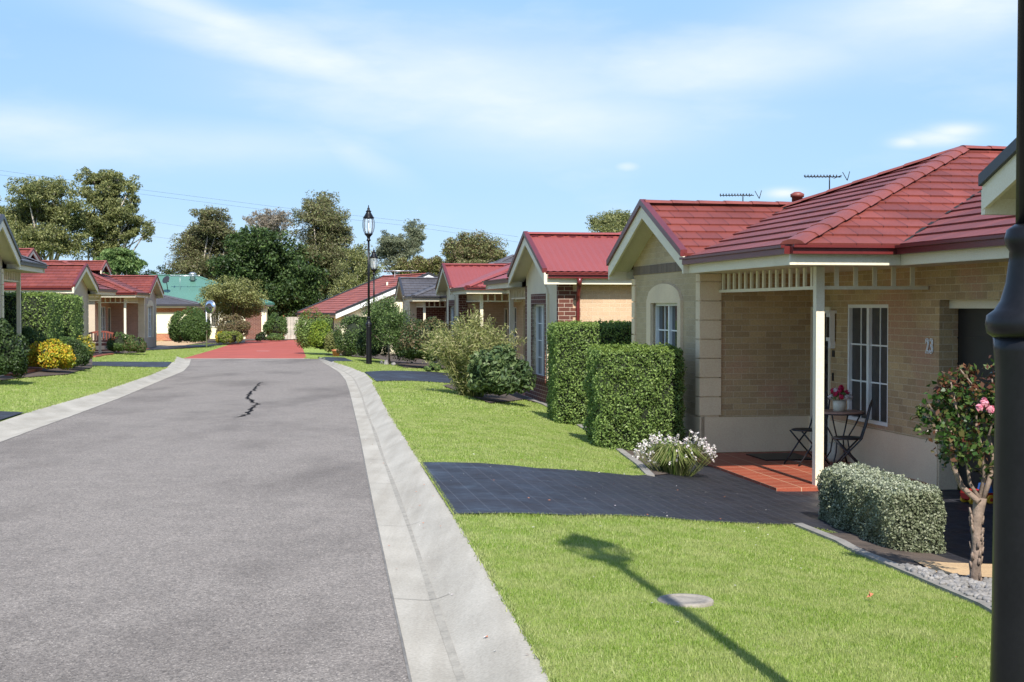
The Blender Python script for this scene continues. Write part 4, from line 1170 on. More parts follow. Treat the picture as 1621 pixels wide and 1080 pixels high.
h5 = simple_house('far house with long orange red tiled slope behind the lamp posts', c5, 9.5, 6.2, t5, -.88, 2.06, 22, 'gable', 'tile', 'tile_orange', 'tile_orange', 'gutter_dark', 'render_white', openings=[('front', -3.9, .0, 1.0, 2.0, 'garage_dark'), ('left', 0, 0.0, 3.6, 2.0, 'garage_dark')])
for px, py, k in ((613, 456, 'v'), (625, 447, 'a')):
    w = local(h5, P(px, py, 76.2))
    if k == 'v':
        mb = MB(); mb.lathe([(.10, -.2), (.10, .0), (.05, .02), (.05, .32)], 8, 0, w); mb.build('roof_vent', M['trim'], h5)
    else: aerial(h5, w + Vector((0,0,-.2)), .85, 1.9, 7, R(170), 'steel', .02)
hg = simple_house('far house with green iron hip roof and cream walls behind the big shrubs', (-24.6, 101), 13.4, 10.2, R(9.5), -.66, 2.45, 20, 'hip', 'iron', 'iron_green', 'iron_green', 'gutter_green', 'render_white', openings=[('front', 5.8, 0, 1.1, 2.4, 'brick_brown'), ('front', 2.9, .9, 1.1, 1.2, 'glass'), ('front', -6.0, 0, 2.2, 2.2, 'brick_brown')])
w = local(hg, P(285, 452, 98)); aerial(hg, w + Vector((0,0,-.5)), 1.2, 2.0, 5, R(180), 'steel', .03)
mb = MB(); w = local(hg, P(263, 443, 97)); mb.lathe([(.04, -.28), (.04, -.2), (.28, 0), (.30, .02), (.27, .03)], 14, 0, (0, 0, 0))
for i, v in enumerate(mb.v): q = Matrix.Rotation(R(62), 3, 'X') @ Vector(v); q = Matrix.Rotation(R(-35), 3, 'Z') @ q; mb.v[i] = tuple(q + w)
mb.tube([w, w + Vector((.1, .25, -.75))], .03, 5); mb.build('satellite_dish', M['gutter_dark'], hg)
mb = MB(); w = local(hg, P(305, 437.5, 100)); mb.lathe([(.2, -.3), (.2, .05), (.28, .08), (.28, .2), (.1, .3)], 10, 0, w); mb.build('roof_vent', M['steel'], hg)
hgrey = simple_house('orange brick house with low grey roof behind the round green bush', (-24.3, 92.4), 6.4, 6.5, R(9.5), -.62, 2.30, 13, 'hip', 'tile', 'tile_grey', 'cap_grey', 'gutter_dark', 'brick_orange', openings=[('front', 1.2, .55, 3.2, 1.35, 'render_white')])
hfar = simple_house('distant house with pale grey hip roof below the tall gum trees', (-27.9, 76), 9, 8, R(5), -.4, 2.9, 23, 'hip', 'iron', 'iron_grey', 'iron_grey', 'gutter_dark', 'render_taupe')
hfr = simple_house('distant house whose slate ridge shows between the red iron roofs', (.5, 72), 10, 9, TH, -.6, 2.55, 24, 'hip', 'tile', 'tile_grey', 'cap_grey', 'gutter_dark', 'brick_cream')

# ------------------------------------------------------------------ street lamps
def street_lamp(loc, label, scale=1.0):
    root = empty('street_lamp', loc, 0, label=label, cat='street lamp', group='black heritage street lamps')
    B = M['black_metal']
    mb = MB(); mb.lathe([(.112, -.3), (.108, .0), (.105, .1), (.097, .6), (.093, 1.30), (.098, 1.36), (.10, 1.40)], 20); mb.build('post_base', B, root)
    mb = MB(); mb.lathe([(.095, 1.395), (.117, 1.41), (.122, 1.435), (.118, 1.46), (.098, 1.475), (.082, 1.50), (.068, 1.55), (.060, 1.61), (.058, 1.64), (.068, 1.655), (.072, 1.675), (.066, 1.70), (.045, 1.715)], 24); mb.build('collar', B, root)
    mb = MB(); mb.lathe([(.042, 1.70), (.040, 3.2), (.038, 4.42)], 16); mb.build('post', B, root)
    mb = MB(); mb.lathe([(.038, 4.38), (.075, 4.40), (.08, 4.43), (.05, 4.46), (.06, 4.53), (.12, 4.60), (.155, 4.64), (.13, 4.66)], 18)
    prof_ = [(.125, 4.64), (.175, 4.74), (.205, 4.88), (.21, 5.0), (.195, 5.12), (.165, 5.20)]
    for k in range(8):
        a = 2*PI*k/8; mb.tube([(r*math.cos(a), r*math.sin(a), z) for r, z in prof_], .0105, 6)
    mb.lathe([(.16, 5.185), (.20, 5.195), (.205, 5.215), (.17, 5.235)], 20)
    lf = mb.build('lantern_frame', B, root)
    mb = MB(); mb.lathe([(.11, 4.65), (.16, 4.74), (.19, 4.88), (.195, 5.0), (.18, 5.12), (.15, 5.19)], 20); mb.build('lantern_glass', M['lantern_glass'], lf)
    mb = MB(); mb.lathe([(.03, 4.66), (.03, 4.8), (.024, 4.82), (.024, 5.05), (.01, 5.08)], 12); mb.build('lamp_bulb', M['trim_white'], lf)
    mb = MB(); mb.lathe([(.19, 5.225), (.165, 5.26), (.125, 5.33), (.085, 5.40), (.08, 5.42), (.10, 5.43), (.10, 5.45), (.06, 5.47), (.04, 5.52), (.05, 5.545), (.022, 5.57), (.012, 5.66)], 20); mb.build('lamp_cap', B, root)
    if scale != 1: root.scale = (scale,)*3
    return root
LAMP = Vector((1.455, 3.9, 0)); 
l0 = street_lamp((LAMP.x, LAMP.y, .118), 'nearest black lamp post, cut by the right edge of the photo')
l1 = copy_tree(l0); q = on(584, 577); l1.scale = (.962,)*3; l1.location = (q.x, q.y, q.z - .02); l1['label'] = 'black lamp post standing on the lawn beside the second driveway'
l2 = copy_tree(l0); q = Yv(592, 66); l2.location = (q.x, q.y, q.z - .5); l2['label'] = 'farthest black lamp post, rising behind the orange red roof slope'

# ------------------------------------------------------------------ porch furniture
FZ = -.46
def W23(q, p, z=0): a = C23 + U*p + V*q; return Vector((a.x, a.y, FZ + z))
tb = W23(1.23, -2.04)
root = empty('bistro_table', tb, TH, label='round bistro table with a mosaic top on the porch', cat='table')
mb = MB(); mb.lathe([(.30, .70), (.305, .705), (.305, .72), (.29, .728)], 26); mb.build('table_top', M['stone_table'], root)
mb = MB(); mb.lathe([(.300, .69), (.308, .69), (.308, .705), (.300, .705)], 26); mb.build('rim', M['black_iron'], root)
for k in range(4):
    a = PI/4 + k*PI/2; c, s = math.cos(a), math.sin(a); mb = MB()
    mb.tube([(.27*c, .27*s, .69), (.20*c, .20*s, .55), (.10*c, .10*s, .38), (.13*c, .13*s, .2), (.26*c, .26*s, 0)], .010, 7); mb.build('leg', M['black_iron'], root)
mb = MB(); mb.lathe([(.085, .36), (.10, .36), (.10, .375), (.085, .375)], 16); mb.build('leg_ring', M['black_iron'], root)

def bistro_chair(loc, rz, label):
    root = empty('bistro_chair', loc, rz, label=label, cat='chair', group='folding bistro chairs on the porch'); B = M['black_iron']
    mb = MB(); mb.lathe([(.17, .44), (.19, .445), (.19, .458), (.17, .465)], 22); mb.build('seat', B, root)
    for s in (-1, 1):
        mb = MB(); mb.tube([(s*.17, -.22, 0), (s*.17, .02, .30), (s*.17, .17, .46), (s*.165, .22, .62), (s*.14, .27, .84), (s*.07, .29, .90), (0, .295, .92)], .011, 7); mb.build('back_leg', B, root)
        mb = MB(); mb.tube([(s*.145, .27, 0), (s*.145, .06, .22), (s*.145, -.15, .44)], .011, 7); mb.build('front_leg', B, root)
    mb = MB(); mb.tube([(-.17, -.18, .05), (.17, -.18, .05)], .008, 6); mb.tube([(-.145, .235, .05), (.145, .235, .05)], .008, 6); mb.tube([(-.165, .2, .57), (.165, .2, .57)], .009, 6); mb.build('stretcher', B, root)
    mb = MB()
    for s in (-1, 1):
        mb.tube([(s*.03, .205, .57), (s*.10, .235, .66), (s*.09, .255, .76), (s*.02, .262, .78), (s*.0, .25, .70)], .007, 6)
        mb.tube([(s*.02, .262, .78), (s*.06, .28, .85), (s*.01, .292, .90)], .007, 6)
    mb.build('back_scroll', B, root)
    return root
c0 = bistro_chair(W23(.93, -1.62), TH + R(-78), 'black bistro chair on the far side of the table, half behind the porch post')
c1 = copy_tree(c0); c1.location = W23(1.0, -2.80); c1.rotation_euler = (0, 0, TH + R(-112)); c1['label'] = 'black bistro chair on the near side of the round table'
# pot with flowers
pt = tb + Vector((-.02, -.03, .728))
root = empty('flower_pot', pt, 0, label='cream pot of red and white flowers on the round table', cat='flower pot')
mb = MB(); mb.lathe([(.075, .0), (.082, .06), (.085, .14), (.078, .14), (.076, .12)], 18); mb.build('pot', M['pot_cream'], root)
n = 260; d = unit(n); d[:, 2] = np.abs(d[:, 2]); leaf_mesh('foliage', d*np.array([.12,.12,.10]) + np.array([0,0,.17]), d, .05, [M['l_bright']], root)
for nm, mt, cs in (('red_flower', 'p_crimson', [(-.06,-.07,.22),(.0,-.10,.19),(.02,-.02,.30),(.08,-.03,.24),(-.08,0,.26),(.03,.04,.27),(-.02,-.06,.26)]), ('white_flower', 'p_white', [(-.12,-.04,.18),(.13,-.02,.18),(-.05,-.05,.27),(.07,-.09,.18),(.0,.05,.22)])):
    for c in cs:
        d = unit(70); leaf_mesh(nm, d*.042*RNG.uniform(.6,1,70)[:,None] + np.array(c), d, .034, [M[mt]], root, .8, .75)
q = W23(1.35, -1.5)
mb = MB(); mb.lathe([(.08, -.012), (.11, .05), (.10, .22), (.07, .25)], 14, 0, W23(1.45, -1.35)); tag(mb.build('garden_pot', M['pot_cream']), 'small pale pot on the porch floor under the table', 'pot')
mb = MB(lambda q_, p, z: tuple(W23(q_, p, z))); mb.box((.55, -1.15, -.002), (1.25, -.35, .012)); tag(mb.build('doormat', M['garage_dark']), 'black doormat on the terracotta porch floor by the door', 'doormat')
# toy truck by the garage
tl = Vector(((1550-CX)/F*15.0, 15.0, 0)); tl.z = h(tl.x, tl.y) + .012
root = empty('toy_truck', tl, R(15), label='red and blue toy truck with yellow wheels behind the rose trunk', cat='toy')
root.scale = (.8,)*3
mb = MB(); mb.hexa([(-.2,-.09,.07),(.2,-.09,.07),(.2,.09,.07),(-.2,.09,.07),(-.21,-.10,.15),(.2,-.10,.15),(.2,.10,.15),(-.21,.10,.15)]); mb.box((-.2,-.1,.15),(.02,.1,.19)); mb.build('body', M['toy_red'], root)
mb = MB(); mb.hexa([(.04,-.085,.15),(.18,-.085,.15),(.18,.085,.15),(.04,.085,.15),(.06,-.07,.27),(.15,-.07,.27),(.15,.07,.27),(.06,.07,.27)]); mb.build('cab', M['toy_blue'], root)
for x in (-.13, .13):
    for y in (-.1, .1):
        mb = MB(); mb.tube([(x, y-.025, .06), (x, y+.025, .06)], .062, 14); w = mb.build('wheel', M['toy_yellow'], root)
        mb = MB(); mb.tube([(x, y-.03, .06), (x, y+.03, .06)], .025, 10); mb.build('hub', M['toy_red'], w)

# ------------------------------------------------------------------ small things
mb = MB(); mb.lathe([(.148, -.03), (.152, .008), (.145, .014), (.11, .016), (.105, .012), (.06, .014)], 26, 0, (COVER.x, COVER.y, COVER.z)); tag(mb.build('utility_cover', M['cover']), 'round grey concrete utility cover set in the near lawn', 'cover')
lf = on(1377, 955); mb = MB(); mb.poly([(lf.x-.02, lf.y, lf.z+.03), (lf.x, lf.y-.012, lf.z+.035), (lf.x+.022, lf.y, lf.z+.05), (lf.x+.004, lf.y+.012, lf.z+.055)]); mb.poly([(lf.x+.004, lf.y+.012, lf.z+.055), (lf.x, lf.y-.012, lf.z+.035), (lf.x-.008, lf.y, lf.z+.075)]); tag(mb.build('dry_leaf', M['pot_clay']), 'orange dry leaf lying on the near lawn', 'leaf')
def stone(r, seed=0, flat=.7):
    rr = np.random.default_rng(seed); mb = MB(); n = 9; m = 6; ph = rr.uniform(0, 6, 4); rows = []
    for i in range(m+1):
        th = PI*i/m; row = []
        for k in range(n):
            p = 2*PI*k/n; q = 1 + .14*math.sin(2*p+ph[0]) + .1*math.sin(3*p+ph[1]+th*2) + .08*math.sin(th*3+ph[2])
            row.append((r*q*math.sin(th)*math.cos(p), r*q*math.sin(th)*math.sin(p)*.8, r*q*flat*math.cos(th)))
        rows.append(row)
    for i in range(m):
        for k in range(n): mb.poly([rows[i][k], rows[i][(k+1) % n], rows[i+1][(k+1) % n], rows[i+1][k]], 0, None, True)
    return mb
# pebbles round the rose: too many to count, one mesh
def pebbles():
    mb = MB(); protos = [stone(1, s, .6) for s in range(5)]
    x0, x1 = 2.3, 3.2
    for i in range(3200):
        x, y = random.uniform(2.2, 3.7), random.uniform(6.8, 10.4)
        if not inpoly(np.array([x]), np.array([y]), bedA)[0] or (y > 10.1 and x > 3.1): continue
        r = random.choice([.012, .018, .024, .032]); z = h(x, y) + .034 + r*.3; a = random.uniform(0, 6.3); ca, sa = math.cos(a), math.sin(a); s = random.choice(protos)
        n = len(mb.v); mb.v += [(x + (v[0]*ca - v[1]*sa)*r, y + (v[0]*sa + v[1]*ca)*r, z + v[2]*r) for v in s.v]
        mb.f += [tuple(k+n for k in f) for f in s.f]; mb.m += s.m; mb.uv += s.uv; mb.sm += s.sm
    tag(mb.build('pebbles', M['stone']), 'grey pebbles in the bed under the rose tree', 'pebbles', None, 'stuff')
pebbles()
for i, (px, py, r, lab) in enumerate(((604, 570, .18, 'upright pale stone nearest the lamp post, by the small tree'), (611, 572, .24, 'grey leaning stone beside the small tree trunk'), (623, 575, .26, 'low pale boulder at the foot of the small tree'))):
    q = Yv(px, 48.5 - i*.4); o = stone(r*.42, 40+i, (1.4, 1.2, .7)[i]).build('garden_stone', M['stone']); o.location = (q.x, q.y, q.z + r*.16); tag(o, lab, 'stone', 'stones round the small tree')
def petals():
    mb = MB()
    for i in range(150):
        y = random.uniform(10.8, 15.2) if i < 60 else random.uniform(4.5, 22); x = random.uniform(-.6, 3.0) if i < 60 else (float(AR(y)) + random.uniform(0.02, .62) if i < 110 else float(KR(y)) + random.uniform(.1, 3))
        z = h(x, y) + (.026 if i < 60 else (.004 if i < 110 else .016)); r = random.uniform(.006, .014); a = random.uniform(0, 6)
        mb.poly([(x + r*math.cos(a+k*PI/2)*(1 if k % 2 else .55), y + r*math.sin(a+k*PI/2)*(1 if k % 2 else .55), z + random.uniform(0, .008)) for k in range(4)], random.choice([0, 0, 1]))
    tag(mb.build('fallen_petals', [M['p_white'], M['pot_clay']]), 'tiny fallen petals and dry leaf bits scattered on driveway and kerb', 'petals', None, 'stuff')
petals()
# convex mirror
q = on(327, 551)
root = empty('traffic_mirror', (q.x, q.y, q.z), R(-30), label='round convex traffic mirror on a thin pale pole', cat='mirror')
mb = MB(); mb.tube([(0, 0, -.1), (0, 0, 2.42)], .038, 8); mb.build('post', M['steel'], root)
mb = MB(); mb.lathe([(.02, .10), (.18, .085), (.30, .04), (.325, 0)], 22)
mb.v = [tuple(Matrix.Rotation(R(90), 3, 'X') @ Vector(v) + Vector((.28, -.02, 2.18))) for v in mb.v]; mr = mb.build('mirror', M['mirror'], root)
mb = MB(); mb.lathe([(.31, .0), (.36, .02), (.36, -.04), (.1, -.12)], 22)
mb.v = [tuple(Matrix.Rotation(R(90), 3, 'X') @ Vector(v) + Vector((.28, -.02, 2.18))) for v in mb.v]; mb.build('rim', M['steel'], mr)
mb = MB(); mb.box((-.05, -.03, 2.16), (.12, .03, 2.22)); mb.build('bracket', M['steel'], root)
# garden bench
q = on(163, 559)
root = empty('garden_bench', (q.x, q.y, q.z), R(36), label='red brown timber garden bench on the lawn by the clipped hedge', cat='bench'); WD = M['bench_wood']
mb = MB()
for i in range(4): mb.box((-.62, -.25+i*.125, .42), (.62, -.14+i*.125, .445))
mb.build('seat', WD, root)
mb = MB(); mb.box((-.6, .27, .50), (.6, .30, .57)); 
for i in range(9): x = -.54 + i*.135; mb.box((x-.025, .275, .57), (x+.025, .295, .82 + .10*math.cos(x*1.9)))
n = 12
for i in range(n):
    x0, x1 = -.62 + 1.24*i/n, -.62 + 1.24*(i+1)/n; f = lambda x: .82 + .13*math.cos(x*2.2)
    mb.hexa([(x0,.265,f(x0)-.02),(x1,.265,f(x1)-.02),(x1,.305,f(x1)-.02),(x0,.305,f(x0)-.02),(x0,.265,f(x0)+.06),(x1,.265,f(x1)+.06),(x1,.305,f(x1)+.06),(x0,.305,f(x0)+.06)])
mb.build('backrest', WD, root)
for s in (-1, 1):
    for y, zt in ((-.26, .64), (.28, .80)):
        mb = MB(); mb.box((s*.62-.035, y-.035, 0), (s*.62+.035, y+.035, zt)); mb.build('leg', WD, root)
    mb = MB(); mb.box((s*.62-.045, -.32, .64), (s*.62+.045, .25, .68)); mb.box((s*.62-.025, -.22, .12), (s*.62+.025, .24, .18)); mb.build('armrest', WD, root)
mb = MB(); mb.box((-.58, -.28, .34), (.58, -.25, .42)); mb.box((-.58, -.24, .10), (.58, -.2, .16)); mb.build('rail', WD, root)
# timber fence at the end of the red drive
a = P(450, 540, 94.5); b = P(478, 540, 94.0); root = empty('timber_fence', (a.x, a.y, -.6), 0, label='grey paling fence at the end of the red drive', cat='fence')
mb = MB(); n = 16; L = (b.x + 2.2 - a.x)
for i in range(n): mb.box((L*i/n+.008, random.uniform(0, .015), 0), (L*(i+1)/n-.008, .035, 1.56 + random.uniform(-.02, .02)))
mb.build('palings', M['timber'], root)
mb = MB(); mb.box((-.07, -.03, 0), (.0, .06, 1.66)); mb.build('post', M['bench_wood'] if False else M['pot_clay'], root)
# power lines strung far behind the trees
def wire(label, pts, Y, r=.011):
    mb = MB(); w = [P(px, py, Y) for px, py in pts]; out = []
    for a, b in zip(w, w[1:]): out += [a.lerp(b, t/8) for t in range(8)]
    mb.tube(out + [w[-1]], r, 4)
    tag(mb.build('power_line', M['gutter_dark']), label, 'power line', 'power lines above the trees')
for lab, dy in (('upper thin power line crossing the sky behind the gum trees', 0), ('second thin power line just below the upper one', 7)):
    wire(lab, [(-60, 262+dy), (0, 270+dy), (220, 300+dy), (440, 328+dy), (640, 350+dy), (820, 375+dy*1.2)], 170)
wire('low power line seen between the gum trees at left', [(-40, 312), (0, 318), (235, 350), (280, 357), (640, 402)], 185)
wire('lowest power line seen just above the green roof', [(180, 366), (245, 375), (300, 382), (640, 420)], 190)

# ------------------------------------------------------------------ plants on the right
q = on(953, 703); rzh = TH
hp = lambda px, py, dx, dy: (lambda o: (o.x + U.x*dy + V.x*dx, o.y + U.y*dy + V.y*dx))(on(px, py))
o_ = Vector(((953-CX)/F*19.4, 19.4)); c = tuple(o_ + V*.60 + U*.50); z = h(*c)
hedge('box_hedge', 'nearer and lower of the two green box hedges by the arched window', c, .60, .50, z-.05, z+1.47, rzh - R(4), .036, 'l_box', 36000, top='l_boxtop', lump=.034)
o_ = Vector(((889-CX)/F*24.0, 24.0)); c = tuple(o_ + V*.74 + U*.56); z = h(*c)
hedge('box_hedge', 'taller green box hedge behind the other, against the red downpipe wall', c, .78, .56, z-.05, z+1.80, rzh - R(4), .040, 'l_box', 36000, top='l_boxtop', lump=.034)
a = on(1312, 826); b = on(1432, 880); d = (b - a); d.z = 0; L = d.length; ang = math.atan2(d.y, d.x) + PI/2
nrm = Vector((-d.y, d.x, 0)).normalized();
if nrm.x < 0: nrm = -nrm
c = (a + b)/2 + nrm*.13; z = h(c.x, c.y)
hedge('clipped_hedge', 'silvery grey clipped hedge between driveway and rose tree', (c.x, c.y), .25, L/2 - .02, z-.05, z+.56, ang, .026, 'l_silver', 40000, .12, core='core_pale', lump=.018, top='l_silver_lit')
# daisy tuft: strap leaves and white flowers
q = on(1072, 757); root = empty('daisy_clump', q + Vector((0, .25, 0)), 0, label='clump of white daisies with long green leaves beside the black driveway', cat='flower clump')
mb = MB()
for i in range(1000):
    a = random.uniform(0, 2*PI); r0 = random.uniform(0, .12); L = random.uniform(.25, .50); out = random.uniform(.2, .98)
    b0 = Vector((r0*math.cos(a), r0*math.sin(a), 0)); dr = Vector((math.cos(a), math.sin(a), 0)); s = Vector((-dr.y, dr.x, 0)) * .007
    p1 = b0 + dr*L*out*.5 + Vector((0, 0, L*.75)); p2 = b0 + dr*L*out + Vector((0, 0, L*(1-.65*out)*1.0))
    p2.z = max(p2.z, .02)
    mb.poly([b0-s, b0+s, p1+s, p1-s]); mb.poly([p1-s, p1+s, p2])
mb.build('leaves', M['l_strap'], root)
n = 260; a = np.where(RNG.random(260) < .72, RNG.uniform(-.6, 3.8, 260), RNG.uniform(0, 2*PI, 260)); r = np.sqrt(RNG.uniform(.25, 1, n)); hgt = .50 - .26*r**2 + RNG.normal(0, .05, n); ctr = np.stack([r*.50*np.cos(a), r*.46*np.sin(a), np.maximum(hgt, .06)], 1)
mb = MB()
for c_ in ctr[:120]: v = Vector(c_); mb.tube([(v.x*.45, v.y*.45, .0), (v.x*.8, v.y*.8, v.z*.6), v], .003, 3, 0, False)
mb.build('stems', M['l_strap'], root)
pts = np.repeat(ctr, 6, 0) + RNG.normal(0, .008, (n*6, 3)); leaf_mesh('flowers', pts, unit(n*6), .026, [M['p_white']], root, .8, .5, up=.5)
# rose standard
q = on(1545, 930)
root = empty('rose_tree', q, 0, label='standard rose with gnarled trunk, dark leaves and pink blooms', cat='rose tree')
def Lr(px, py, dy=0): return P(px, py, q.y + dy) - q
mb = MB()
mb.tube([Lr(1545, 940), Lr(1544, 900), Lr(1547, 860), Lr(1545, 830), Lr(1550, 800), Lr(1552, 788)], [.05, .038, .036, .038, .043, .045], 10)
random.seed(3)
for i in range(46):
    z = random.uniform(.02, .52); a = random.uniform(0, 2*PI); c = Lr(1545, 930) ; c.x += .036*math.cos(a); c.y += .036*math.sin(a); c.z += z
    mb.tube([c, c + Vector((.012*math.cos(a), .012*math.sin(a), .05))], [.012, .006], 5)
for pts_, r0 in (([(1550,795),(1522,770),(1508,735),(1506,700),(1500,650)], .032), ([(1552,792),(1535,765),(1530,730),(1526,690),(1530,640)], .02), ([(1556,790),(1566,760),(1572,730),(1565,690)], .03), ([(1550,790),(1558,755),(1556,720),(1545,670)], .022), ([(1506,700),(1488,665),(1470,640)], .012), ([(1526,690),(1512,640),(1505,605)], .012), ([(1545,670),(1548,620),(1520,585)], .011), ([(1565,690),(1580,640),(1570,600)], .012)):
    w = [Lr(px, py, random.uniform(-.06, .06)) for px, py in pts_]; mb.tube(w, [r0*.72*(1-.5*i/len(w)) for i in range(len(w))], 7)
mb.build('trunk', M['bark'], root)
bl = [(1500,650,42,34),(1530,625,42,36),(1475,668,28,24),(1548,660,40,38),(1512,690,36,34),(1540,712,34,30),(1500,720,22,24),(1525,595,28,18),(1572,640,24,40),(1580,590,20,26),(1560,745,14,14),(1490,620,22,16),(1590,680,22,40),(1492,602,8,10),(1456,650,8,8),(1540,585,12,8),(1592,740,16,16)]
pts = []; k_ = q.y / F
for px, py, rx, ry in bl:
    n = int(10 + rx*ry*.15); d = unit(n); pts.append(np.array(Lr(px, py, random.uniform(-.12, .15))) + d*np.array([rx, min(rx, 30), ry])*k_*RNG.uniform(.2, 1.25, n)[:, None])
pts = np.concatenate(pts); nr = unit(len(pts)); leaf_mesh('foliage', pts, nr, .050, [M['l_rose'], M['l_rosered']], root, .62, .3, up=.45, mi=((RNG.random(len(pts)) < .10) | ((pts[:, 2] > Lr(1500, 620).z) & (RNG.random(len(pts)) < .5))).astype(int))
for px, py, r in ((1558, 638, .035), (1551, 645, .024), (1568, 648, .03)):
    d = unit(60); leaf_mesh('bloom', np.array(Lr(px, py, -.22)) + d*r*RNG.uniform(.4, 1, 60)[:, None], d, .035, [M['p_pink']], root, .85, .7)
# feathery bush and dark bush in front of it
q = Yv(748, 29.3)
pts = []; nrs = []; mb = MB()
for i in range(330):
    a = random.uniform(0, 2*PI); t = random.uniform(.05, 1); L = random.uniform(1.35, 2.05); o = t*random.uniform(.5, 1.05)
    b0 = Vector((.22*math.cos(a)*t, .22*math.sin(a)*t, 0)); dr = Vector((math.cos(a), math.sin(a), 0))
    p1 = b0 + dr*o*L*.38 + Vector((0, 0, L*.52)); p2 = b0 + dr*o*L*.66 + Vector((0, 0, L*(.96-.42*o)))
    mb.tube([b0, p1, p2], [.008, .005, .002], 3, 0, False)
    for k in range(64):
        u_ = .08 + .92*k/64; c = (b0.lerp(p1, u_*2) if u_ < .5 else p1.lerp(p2, u_*2-1)) + Vector((random.gauss(0, .045), random.gauss(0, .045), random.gauss(0, .05)))
        pts.append(c)
pts = np.array([tuple(p) for p in pts]); root = empty('feathery_bush', q, 0, label='tall feathery yellow green bush between the lawn and the brown brick house', cat='bush')
mb.build('stems', M['l_strap'], root); leaf_mesh('foliage', pts, unit(len(pts)), .105, [M['l_feather']], root, .17, .3, up=-.0)
q = Yv(790, 28.0)
bush('bush', 'dark green leafy bush in front of the feathery bush', (q.x, q.y, q.z), (.62, .55, .60), .12, 'l_darkblue', 5200, 'bush', clump=38, aspect=.42, ragged=.55)
q = Yv(676, 46.8); bush('shrub', 'dense round green and bronze shrub in front of the grey roofed house', (q.x, q.y, q.z), (.98, .95, .94), .075, 'l_dark', 12000, clump=44, extra=('l_brown', .45, .35))
q = on(684, 590); bush('groundcover_plant', 'small lime green plant at the edge of the second driveway', (q.x, q.y+.1, q.z), (.26, .22, .17), .07, 'l_bright', 900, 'plant', clump=12)
q = Yv(652, 52); bush('shrub', 'dark shrub between the small tree and the round bronze shrub', (q.x, q.y, q.z), (.8, .7, .9), .07, 'l_dark', 6000, clump=30)
q = Yv(617, 49.2)
tree('small_tree', 'small bushy tree with thin forked trunk behind the pale stones', q, [(605,500,26,24),(628,510,20,22),(592,510,16,22),(612,485,20,14),(632,535,12,22),(600,530,16,16)], .09, 'l_bright', 6500, .035, 'bark', 'small tree', None, Y=49.2, sub=24, aspect=.5, spread=.4, extra=('l_dark', .4))
q = Yv(592, 51.5); bush('rose_bush', 'dark rose bush with red bloom right of the lamp post', (q.x, q.y, q.z), (.62, .6, .75), .06, 'l_dark', 5200, 'bush', clump=30)
q = P(591, 529, 50.6); d = unit(60); o = leaf_mesh('bloom', d*.075*RNG.uniform(.4, 1, 60)[:, None], d, .07, [M['p_red']], None, .85, .7)
o.location = (q.x, q.y, q.z); ob = [x for x in bpy.data.objects if x.name == 'rose_bush'][0]; o.parent = ob
q = Yv(563, 56.5); bush('shrub', 'dark green tall shrub just left of the lamp post', (q.x, q.y, q.z), (.82, .75, .98), .07, 'l_bright', 8500, clump=36, extra=('l_dark', .6))
q = Yv(497, 63.5); bush('shrub', 'red tipped photinia shrub at the edge of the red drive', (q.x, q.y, q.z), (.82, .75, 1.12), .075, 'l_box', 9000, clump=36, extra=('l_redtip', .8, .72))
q = Yv(507, 61.8); bush('shrub', 'golden green leafy shrub beside the red tipped shrub', (q.x, q.y, q.z), (.55, .5, .78), .085, 'l_lime', 5000, clump=26)
q = Yv(530, 60.5); bush('shrub', 'grey green shrub between the golden shrub and the dark shrub', (q.x, q.y, q.z), (.42, .4, .72), .07, 'l_olive', 3200, clump=24, ragged=.35)
q = Yv(548, 58.5); bush('shrub', 'low brownish flowering plant left of the lamp post', (q.x, q.y, q.z), (.42, .35, .30), .06, 'l_brown', 2200, clump=18)
q = Yv(532, 59.5); mb = MB(); mb.lathe([(.12, 0), (.18, .26), (.2, .27), (.2, .32), (.16, .32), (.15, .28)], 14, 0, q); tag(mb.build('garden_pot', M['pot_clay']), 'terracotta pot among the shrubs at the end of the lawn', 'pot')

# ------------------------------------------------------------------ plants on the left
q = Yv(4, 30.5); bush('bush', 'dark glossy bush at the left edge casting shade on the lawn', (q.x, q.y, q.z), (.52, .6, .72), .07, 'l_dark', 9000, 'bush', clump=34)
for px, Yh, hx_, hy_, zt, lab in ((75, 41.0, .95, 1.12, 1.99, 'long tall clipped green hedge in front of the taupe house'), (114, 44.2, .6, .9, 1.94, 'smaller clipped hedge block just behind and right of the long hedge')):
    rz_ = R(7); cx_ = Vector(((px-CX)/F*Yh, Yh)); c = cx_ + Vector((-math.cos(rz_), -math.sin(rz_)))*hx_ + Vector((-math.sin(rz_), math.cos(rz_)))*hy_; z = h(c.x, c.y)
    hedge('clipped_hedge', lab, c, hx_, hy_, z-.3, zt, rz_, .065, 'l_box', 17000, .08, top='l_boxtop')
q = Yv(92, 40.0); bush('shrub', 'round dark green shrub behind the yellow nandina', (q.x, q.y, q.z), (.86, .7, .50), .065, 'l_boxdeep', 8500, clump=34)
q = Yv(40, 39.0); bush('shrub', 'low green shrub left of the yellow nandina', (q.x, q.y, q.z), (.55, .5, .58), .06, 'l_boxdeep', 5000, clump=26)
q = Yv(117, 38.6); bush('shrub', 'grey green shrub on the right of the yellow nandina', (q.x, q.y, q.z), (.40, .4, .44), .055, 'l_dark', 3600, clump=24)
q = Yv(134, 42.5); bush('shrub', 'small yellow leaved shrub behind the grey green shrub', (q.x, q.y, q.z), (.32, .3, .50), .06, 'l_olive', 2600, clump=20, extra=('l_yellow', .5, .5))
q = Yv(77, 36.6); bush('nandina', 'yellow and orange nandina bush at the corner of the left bed', (q.x, q.y, q.z), (.62, .5, .47), .075, 'l_yellow', 6000, 'bush', clump=30)
